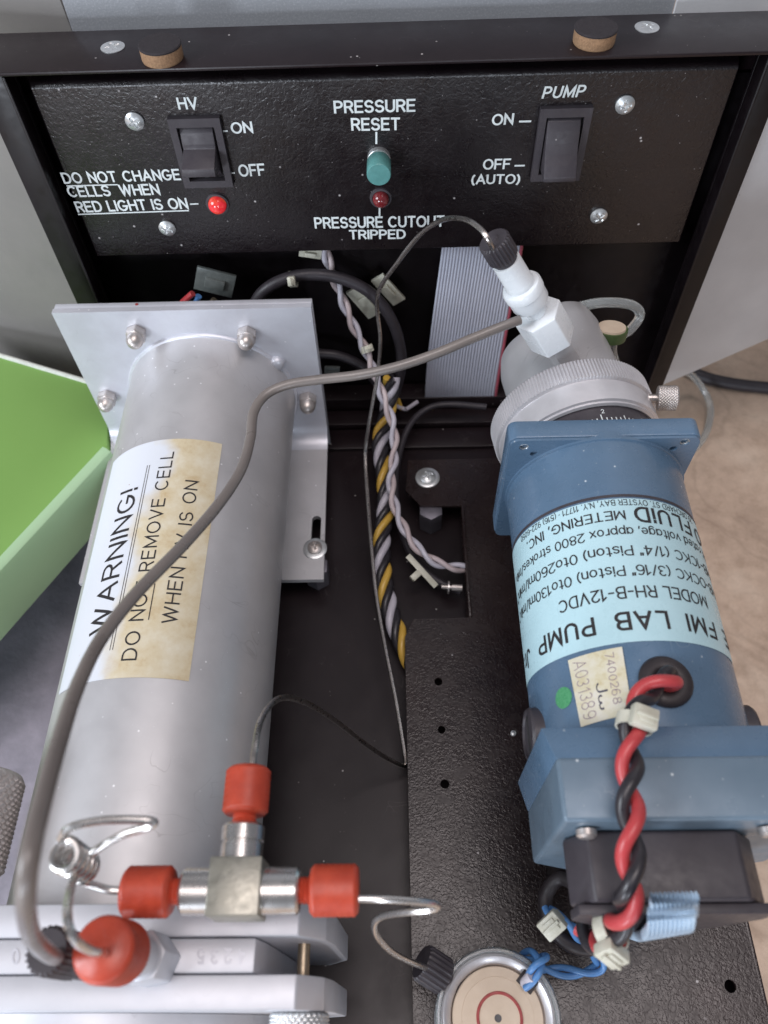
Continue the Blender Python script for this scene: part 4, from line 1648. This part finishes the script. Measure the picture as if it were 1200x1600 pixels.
# tick marks: top half of the ring
for k in range(-16, 17):
    a = k * 3.6
    L = 0.30 if k % 10 == 0 else (0.24 if k % 5 == 0 else 0.15)
    ar = math.radians(a)
    # direction of up in head frame
    up = (Vector((0, 0, 1)) - ha * ha.z).normalized()
    sd = ha.cross(up)
    rd = up * math.cos(ar) - sd * math.sin(ar)
    tg = ha.cross(rd)
    ctr = hb + ha * (0.30) + rd * 2.745
    g = G()
    hw = 0.022
    g.add([ctr - tg * hw, ctr + tg * hw, ctr + tg * hw + ha * L, ctr - tg * hw + ha * L], [(0, 1, 2, 3)])
    g.build('tick', M['white_ink'], sr_, smooth=0)


def head_pt(arc_deg, al, r):
    ar = math.radians(arc_deg)
    up = (Vector((0, 0, 1)) - ha * ha.z).normalized()
    sd = ha.cross(up)
    return hb + ha * al + (up * math.cos(ar) - sd * math.sin(ar)) * r


print_text('numeral', '2', lambda x, y: head_pt(-1 - 2.6 * x, 0.66 + 0.16 * y, 2.747), M['white_ink'], sr_, weight=0.16)
g = G()
g.lathe([(2.76, 0.98), (2.80, 0.94), (2.90, 0.98), (2.90, 1.06), (2.99, 1.10), (3.0, 1.16), (3.0, 2.0), (2.96, 2.04)], 128, Mh)
g.build('smooth_ring', M['alu_brush'], t)
g = G()
seg = 620
g.lathe([(2.98, 2.02), (3.13, 2.08), (3.13, 2.92), (3.03, 3.0), (2.0, 3.02)], seg, Mh, lambda i, k: 1 - (0.016 if (i % 4) in (0, 1) and k in (1, 2) else 0))
g.build('knurled_ring', M['alu_brush'], t)
# head casting behind
g = G()
g.lathe([(1.95, 3.0), (1.95, 5.6), (1.8, 6.3), (1.4, 6.7), (0.8, 6.85)], 64, Mh @ Matrix.Translation((-0.15, 0.0, 0)))
g.build('head_casting', M['alu'], t, smooth=50)
g = G()
g.lathe([(1.30, 2.9), (1.22, 6.2), (1.05, 7.0), (0.75, 7.35), (0.2, 7.45)], 48, Mh @ Matrix.Translation((0.75, 1.1 if Mh.col[1].z > 0 else -1.1, 0)))
g.build('head_boss', M['alu'], t, smooth=60)
# side lock screw
ks = P(1038, 622, Z=10.9)
kd = Vector((1, -0.12, 0.12)).normalized()
g = G()
g.lathe([(0.16, -0.9), (0.16, 0.3)], 16, frame(ks - kd * 0.35, kd))
lk = g.build('lock_screw', M['nickel'], t)
g = G()
diamond(g, frame(ks - kd * 0.25, kd), 0.48, 0.72, n=26, depth=0.05, bevel=0.06)
g.build('screw_grip', M['nickel'], lk, smooth=80)

# white nylon fitting on the head
h0 = P(858, 520, Z=13.0)
h1 = P(781, 392, Z=16.6)
ax = (h1 - h0).normalized()
Lh = (h1 - h0).length
t = thing('nylon_fitting', 'translucent white nylon hex fitting on top of the pump head', 'fitting', h0 - ax * 0.6)
g = G()
xx = Vector((1, 0, 0))
Mn = frame(h0, ax, Vector((0.6, -0.8, 0))) @ Matrix.Diagonal((0.87, 0.87, 1, 1))
g.prism(hexp(1.0, 0.15), -0.38, 1.12, Mn, b=0.06, seg=3)
g.build('hex_body', M['nylon'], t, smooth=45)
g = G()
g.lathe([(0.42, 1.1), (0.42, 1.75)], 32, Mn)
g.build('stem', M['nylon'], t)
g = G()
g.lathe([(0.5, 1.60), (0.72, 1.66), (0.76, 1.74), (0.76, 2.16), (0.80, 2.20), (0.80, 2.46), (0.74, 2.54), (0.55, 2.58)], 48, Mn)
g.build('collar', M['nylon'], t, smooth=35)
g = G()
g.lathe([(0.62, 2.3), (0.60, 2.5), (0.56, 2.55), (0.60, 2.62), (0.56, 2.7), (0.55, Lh - 0.45)], 36, Mn)
g.build('threaded_sleeve', M['nylon'], t, smooth=60)
# foot of the fitting
g = G()
g.box(-0.45, 0.45, -0.45, 0.45, -2.4, -0.45, 0.05, Mn)
g.build('metal_port', M['alu'], t)
g = G()
Mn2 = frame(h1, ax)
knurl_nut(g, Mn2 @ Matrix.Translation((0, 0, -0.30)), 0.52, 0.80, n=24, depth=0.05, bevel=0.06)
g.lathe([(0.40, -0.65), (0.40, -0.3)], 24, Mn2)
g.lathe([(0.2, 0.49), (0.16, 0.56)], 20, Mn2)
tag(g.build('knurled_nut', M['plastic']), 'black fluted nut on top of the white nylon fitting', 'nut')

# rear port with cream disc and hose loop
rp = P(957, 510, Z=11.2)
t = thing('rear_port', 'cream disc with a green gasket behind the pump head', 'port', rp)
Mr_ = frame((rp.x, rp.y, 11.0), (0.0, 0.28, 1))
g = G()
g.lathe([(0.60, -0.35), (0.64, -0.1), (0.64, 0.08)], 32, Mr_)
g.build('gasket', M['greengasket'], t)
g = G()
g.lathe([(0.56, 0.06), (0.54, 0.16), (0.45, 0.18)], 32, Mr_)
g.build('disc', M['tan'], t)
g = G()
g.tube(spline(pk((880, 500, 10.5), (900, 482, 11), (940, 473, 11.2), (985, 476, 11), (1000, 492, 10.5), (985, 515, 10), (958, 535, 9.5), (963, 570, 8), (990, 610, 6), (1010, 640, 4)), 8), 0.20, 10)
tag(g.build('rear_hose', M['clear']), 'cloudy clear hose looped around the cream disc behind the pump head', 'hose')

# ================================================================== RED / BLACK TWISTED PAIR
t = thing('twisted_motor_leads', 'thick red and black leads twisted together over the blue pump', 'wires', on_motor(0, 7.9))
zq = 13.35
sp0 = gc + Vector((0, 0, 0.1))
path = spline([sp0 + Vector((0.05, 0, -0.2)), sp0 + Vector((-0.05, -0.12, 0.55))] + pk((1000, 1092, 13.25), (990, 1130, 13.4), (985, 1180, 13.5), (984, 1240, 13.6), (987, 1300, 13.6), (985, 1350, 13.5), (983, 1400, 13.2), (968, 1440, 12.2), (950, 1475, 10.6), (930, 1470, 9.4), (905, 1440, 8.6)), 10)
A, B = strands(path, 2, 0.185, 2.08, phase=2.2, step=0.08)
for pts, mt, lab in ((A, 'redwire', 'red lead'), (B, 'blackwire', 'black lead')):
    g = G()
    g.tube(pts, 0.172, 14)
    o = g.build('lead', M[mt], t, smooth=80)
    o['label'] = lab


def tie(name, c, tangent, normal, Rr, label, head=0.42):
    """zip tie: band loop about a bundle and a ridged head"""
    tt = thing(name, label, 'cable tie', c, 'white nylon cable ties')
    Mx = frame(c, tangent, normal)
    g = G()
    g.ring([(Rr, -0.16), (Rr + 0.06, -0.16), (Rr + 0.06, 0.16), (Rr, 0.16)], 28, Mx)
    g.build('band', M['tie'], tt, smooth=60)
    g = G()
    Mx2 = Mx @ Matrix.Translation((Rr + 0.14, 0, 0))
    g.box(-0.16, 0.16, -head * 0.6, head * 0.6, -head / 2, head / 2, 0.05, Mx2)
    g.box(0.15, 0.21, -head * 0.35, head * 0.35, -head * 0.3, head * 0.3, 0.02, Mx2)
    g.box(0.10, 0.26, -head * 0.5, head * 0.5, -head * 0.08, head * 0.08, 0.01, Mx2)
    g.build('tie_head', M['tie'], tt)
    return tt


p1, p2 = P(991, 1130, Z=13.4), P(988, 1150, Z=13.4)
tie('cable_tie', p1, (p1 - p2).normalized(), (0.15, -0.25, 1), 0.40, 'white cable tie round the red and black leads near the grommet', 0.54)
p1 = P(954, 1456, Z=11.2)
tt = tie('cable_tie', p1, (0.55, 0.2, 0.6), (-0.1, -0.8, 0.55), 0.42, 'white cable tie with an open loop at the lower end of the red leads', 0.56)

# blue pair
t = thing('blue_wire_pair', 'thin blue twisted wires from the round sensor to the pump end', 'wires', P(900, 1500, Z=ZP))
path = spline(pk((822, 1540, 4.5), (838, 1515, 5.0), (850, 1500, 4.8), (835, 1492, 4.2), (805, 1498, 3.4), (820, 1510, 3.0), (860, 1516, 2.8), (905, 1520, 2.9), (935, 1512, 3.2), (936, 1500, 3.5), (918, 1475, 4.2), (895, 1452, 4.8), (868, 1432, 5.4), (855, 1418, 5.2)), 10)
for k, pts in enumerate(strands(path, 2, 0.12, 2.4, step=0.08)):
    g = G()
    g.tube(pts, 0.105, 10)
    g.build('wire', M['bluewire'], t, smooth=80)
g = G()
q = P(822, 1537, Z=4.5)
g.tube([q + Vector((0, 0, -0.1)), q + Vector((0.2, 0.2, 0.35))], 0.2, 12)
g.build('wire_end', M['whitewire'], t, smooth=80)
g = G()
q = P(866, 1438, Z=5.6)
tie('cable_tie', q, (-0.6, 0.7, 0.1), (-0.5, -0.3, 0.9), 0.24, 'white cable tie joining the blue wires to the black cable loop', 0.62)
q = P(787, 1497, Z=3.0)
tie('cable_tie', q, (-0.7, 0.5, 0.1), (-0.2, -0.1, 0.9), 0.2, 'half hidden white cable tie on the blue wires behind the sensor rim', 0.5)

# black cable loop under the pump end
g = G()
g.tube(spline(pk((905, 1385, 5.2), (875, 1372, 4.8), (853, 1400, 4.4), (858, 1440, 4.3), (885, 1472, 4.2), (920, 1482, 4.0), (950, 1470, 4.0)), 10), 0.24, 12)
tag(g.build('black_cable_loop', M['rubber']), 'thick dull black cable loop under the near end of the pump', 'cable')


# ================================================================== RIBBONS
def ribbon(name, left, right, n, mt, label, redge=False, thick=0.12, sub=6):
    """left/right: matching edge polylines"""
    tt = thing(name, label, 'cable', (left[-1] + right[-1]) / 2)
    L = spline(left, 6)
    Rr = spline(right, 6)
    m = len(L)

    def strip(k0, k1, nm, mt_, kind=None):
        vs, fs = [], []
        cols = (k1 - k0) * sub + 1
        for i in range(m):
            T = (L[min(i + 1, m - 1)] - L[max(i - 1, 0)]).normalized()
            ac = (Rr[i] - L[i])
            nn = ac.cross(T).normalized()
            if nn.y > 0:
                nn = -nn
            for side in (1, -1):
                for c_ in range(cols):
                    s_ = (k0 + c_ / sub) / n
                    h = thick * (0.35 + 0.65 * abs(math.sin(PI * c_ / sub))) / 2
                    vs.append(L[i] + ac * s_ + nn * h * side)
        for i in range(m - 1):
            for side in (0, 1):
                for c_ in range(cols - 1):
                    a = (i * 2 + side) * cols + c_
                    b = ((i + 1) * 2 + side) * cols + c_
                    fs.append((a, a + 1, b + 1, b))
        for i in range(m - 1):
            for c_ in (0, cols - 1):
                a = i * 2 * cols + c_
                b = (i + 1) * 2 * cols + c_
                fs.append((a, a + cols, b + cols, b))
        g = G()
        g.add(vs, fs)
        o = g.build(nm, mt_, tt, smooth=80)
        return o
    if redge:
        strip(0, n - 1, 'conductors', M[mt])
        strip(n - 1, n, 'edge_conductor', M['ribbonred'])
    else:
        strip(0, n, 'conductors', M[mt])
    return tt


def rp_(u, v, y):
    return P(u, v, Y=y)


ribbon('ribbon_cable', [rp_(692, 350, 28.9), rp_(690, 390, 28.9), rp_(678, 480, 28.7), rp_(668, 560, 28.6), rp_(664, 615, 28.5), rp_(664, 640, 28.7)],
       [rp_(820, 350, 28.9), rp_(817, 390, 28.9), rp_(800, 480, 28.7), rp_(786, 560, 28.6), rp_(777, 615, 28.5), rp_(775, 645, 28.7)],
       26, 'ribbon', 'flat grey ribbon cable with a red edge hanging behind the pump fitting', redge=True)
def rq(u, v, y):
    return P(u, v, Y=y)


ribbon('ribbon_cable', [rq(1016, 1404, 2.34), rq(1014, 1420, 2.2), rq(1012, 1440, 1.95), rq(1006, 1458, 1.85), rq(992, 1464, 2.2), rq(975, 1460, 2.9)],
       [rq(1092, 1402, 2.34), rq(1091, 1414, 2.2), rq(1088, 1432, 1.95), rq(1083, 1445, 1.85), rq(1068, 1450, 2.2), rq(1050, 1448, 2.9)],
       11, 'ribbonblue', 'short pale blue ribbon cable curling out under the black pump cover', thick=0.26)

# ================================================================== WIRES IN THE WELL
t = thing('wire_loom', 'black, white and yellow wires twisted into a loom beside the plate', 'wires', P(600, 800, Z=0))
path = spline(pk((612, 590, 4.2), (606, 640, 2.6), (594, 690, 1.9), (600, 740, 1.6), (603, 790, 1.4), (597, 840, 1.2), (598, 890, 1.0), (607, 945, 0.8), (622, 990, 0.7), (640, 1030, 0.6), (660, 1080, 0.5)), 10)
for k, (pts, mt) in enumerate(zip(strands(path, 4, 0.25, 2.95, phase=1.0, step=0.08), ('yellowwire', 'blackwire', 'whitewire', 'blackwire'))):
    g = G()
    g.tube(pts, 0.185, 10)
    o = g.build('wire', M[mt], t, smooth=80)
    o['label'] = {'yellowwire': 'yellow wire', 'blackwire': 'black wire', 'whitewire': 'white wire'}[mt]

t = thing('pale_wire_pair', 'white and dusty pink wires twisted from the panel down to the plate slot', 'wires', P(640, 850, Z=0))
path = spline(pk((505, 380, 10.8), (515, 415, 9.8), (530, 455, 8.6), (548, 500, 7.4), (570, 545, 6.2), (588, 590, 5.0), (600, 625, 4.2), (614, 665, 3.4), (616, 710, 2.8), (611, 755, 2.4), (620, 800, 2.1), (640, 840, 1.9), (665, 868, 1.7), (695, 884, 1.4), (728, 888, 1.1)), 10)
for k, (pts, mt) in enumerate(zip(strands(path, 2, 0.135, 2.3, step=0.08), ('whitewire', 'pinkwire'))):
    g = G()
    g.tube(pts, 0.125, 10)
    g.build('wire', M[mt], t, smooth=80)
q = P(573, 545, Z=6.2)
tie('cable_tie', q, (0.3, -0.6, -0.7), (0.2, -0.6, 0.7), 0.26, 'small white cable tie halfway up the pale twisted wires', 0.34)

# black sleeved cable running along the slot
g = G()
g.tube(spline(pk((760, 636, 1.8), (700, 632, 1.8), (665, 640, 1.7), (640, 665, 1.6), (625, 705, 1.4), (618, 760, 1.2), (625, 820, 0.9), (645, 870, 0.8), (680, 905, 0.8), (720, 925, 0.7)), 9), 0.17, 12)
tag(g.build('black_lead', M['black_soft']), 'thin black lead curving under the ribbon cable and past the plate slot', 'cable')
g = G()
a, b = P(637, 868, Z=1.9), P(684, 912, Z=1.7)
dr = (b - a)
Mx = frame(a, Vector((0.2, -0.3, 1)), dr)
g.box(0, dr.length, -0.14, 0.14, -0.03, 0.03, 0.02, Mx)
g.box(dr.length * 0.40, dr.length * 0.56, -0.62, -0.12, -0.15, 0.1, 0.04, Mx)
tag(g.build('tie_mount', M['tie']), 'pale plastic tie tag lying across the plate slot', 'cable tie')

# big black cable ring behind
g = G()
g.tube(spline([rp_(385, 500, 27.9), rp_(412, 455, 28.0), rp_(460, 432, 28.2), rp_(520, 432, 28.3), rp_(575, 455, 28.2), rp_(612, 500, 28.0), rp_(627, 555, 27.8), rp_(620, 605, 27.6), rp_(605, 640, 27.4)], 10), 0.27, 12)
tag(g.build('black_cable_arc', M['black_soft']), 'thick black cable arching over the well behind the pale wires', 'cable')
g = G()
g.tube(spline([rp_(495, 552, 28.2), rp_(530, 556, 28.2), rp_(565, 572, 28.0), rp_(590, 600, 27.8)], 10), 0.24, 12)
tag(g.build('lower_black_cable', M['black_soft']), 'short thick black cable below the arch beside the square flange', 'cable')
q = rp_(458, 436, 28.2)
tie('cable_tie', q, (1, 0, 0.1), (0.1, -0.9, 0.5), 0.30, 'white cable tie round the black cable arch behind the square flange', 0.34)


def mountpad(u, v, y, sx_, sz_, rot, label, mt='tie', yr=0.0):
    c0 = rp_(u, v, y)
    Mx = Matrix.Translation(c0) @ Matrix.Rotation(rot, 4, 'Y') @ Matrix.Rotation(yr, 4, 'X')
    g = G()
    g.box(-sx_ / 2, sx_ / 2, -0.1, 0.06, -sz_ / 2, sz_ / 2, 0.03, Mx)
    g.box(-sx_ * 0.25, sx_ * 0.25, -0.24, -0.08, -sz_ * 0.2, sz_ * 0.2, 0.03, Mx)
    return tag(g.build('adhesive_mount', M[mt]), label, 'mount', 'adhesive cable mounts')


M['foggy'] = mat('foggy_grey_plastic', (0.20, 0.22, 0.21), 0.35, 0, (0.15, 0.165, 0.16), 3, sss=0.1)
mountpad(336, 440, 28.6, 1.75, 1.3, 0.35, 'grey translucent mounting pad behind the top of the square flange', 'foggy')
mountpad(572, 470, 28.9, 1.0, 1.9, -0.55, 'cream mounting pad left of the black cable arch')
mountpad(607, 452, 29.0, 0.7, 1.8, -0.6, 'small white mounting pad behind the thin steel tube')
mountpad(485, 394, 28.9, 1.0, 0.5, 0.2, 'white mounting pad just under the control panel edge')
mountpad(519, 578, 28.9, 0.8, 0.5, 0.1, 'dark grey mounting pad right of the square flange', 'foggy')
# connectors behind the flange
t = thing('wire_connectors', 'red and blue wire connectors peeping over the square flange', 'connector', rp_(300, 465, 28))
for (u, v, mt, a) in ((292, 462, 'redwire', 0.5), (312, 466, 'bluewire', -0.3), (330, 472, 'brass', 0.2)):
    c0 = rp_(u, v, 27.6)
    g = G()
    g.tube([c0 + Vector((-0.3, 0, -0.4)), c0 + Vector((0.1 + a * 0.4, 0, 0.12))], 0.15, 10)
    g.build('connector', M[mt], t)
# little loose wire ends by the cross bar
t = thing('loose_wire_ends', 'loose white and yellow wire ends on the cross bar behind the loom', 'wires', rp_(640, 632, 27))
for (a, b, mt) in (((612, 632), (634, 640), 'whitewire'), ((622, 624), (628, 640), 'yellowwire'), ((634, 640), (652, 628), 'whitewire'), ((668, 638), (676, 638), 'yellowwire')):
    g = G()
    g.tube([P(*a, Z=1.6), P(*b, Z=1.5)], 0.11, 10)
    g.build('wire', M[mt], t)
print('objects', len(bpy.data.objects))
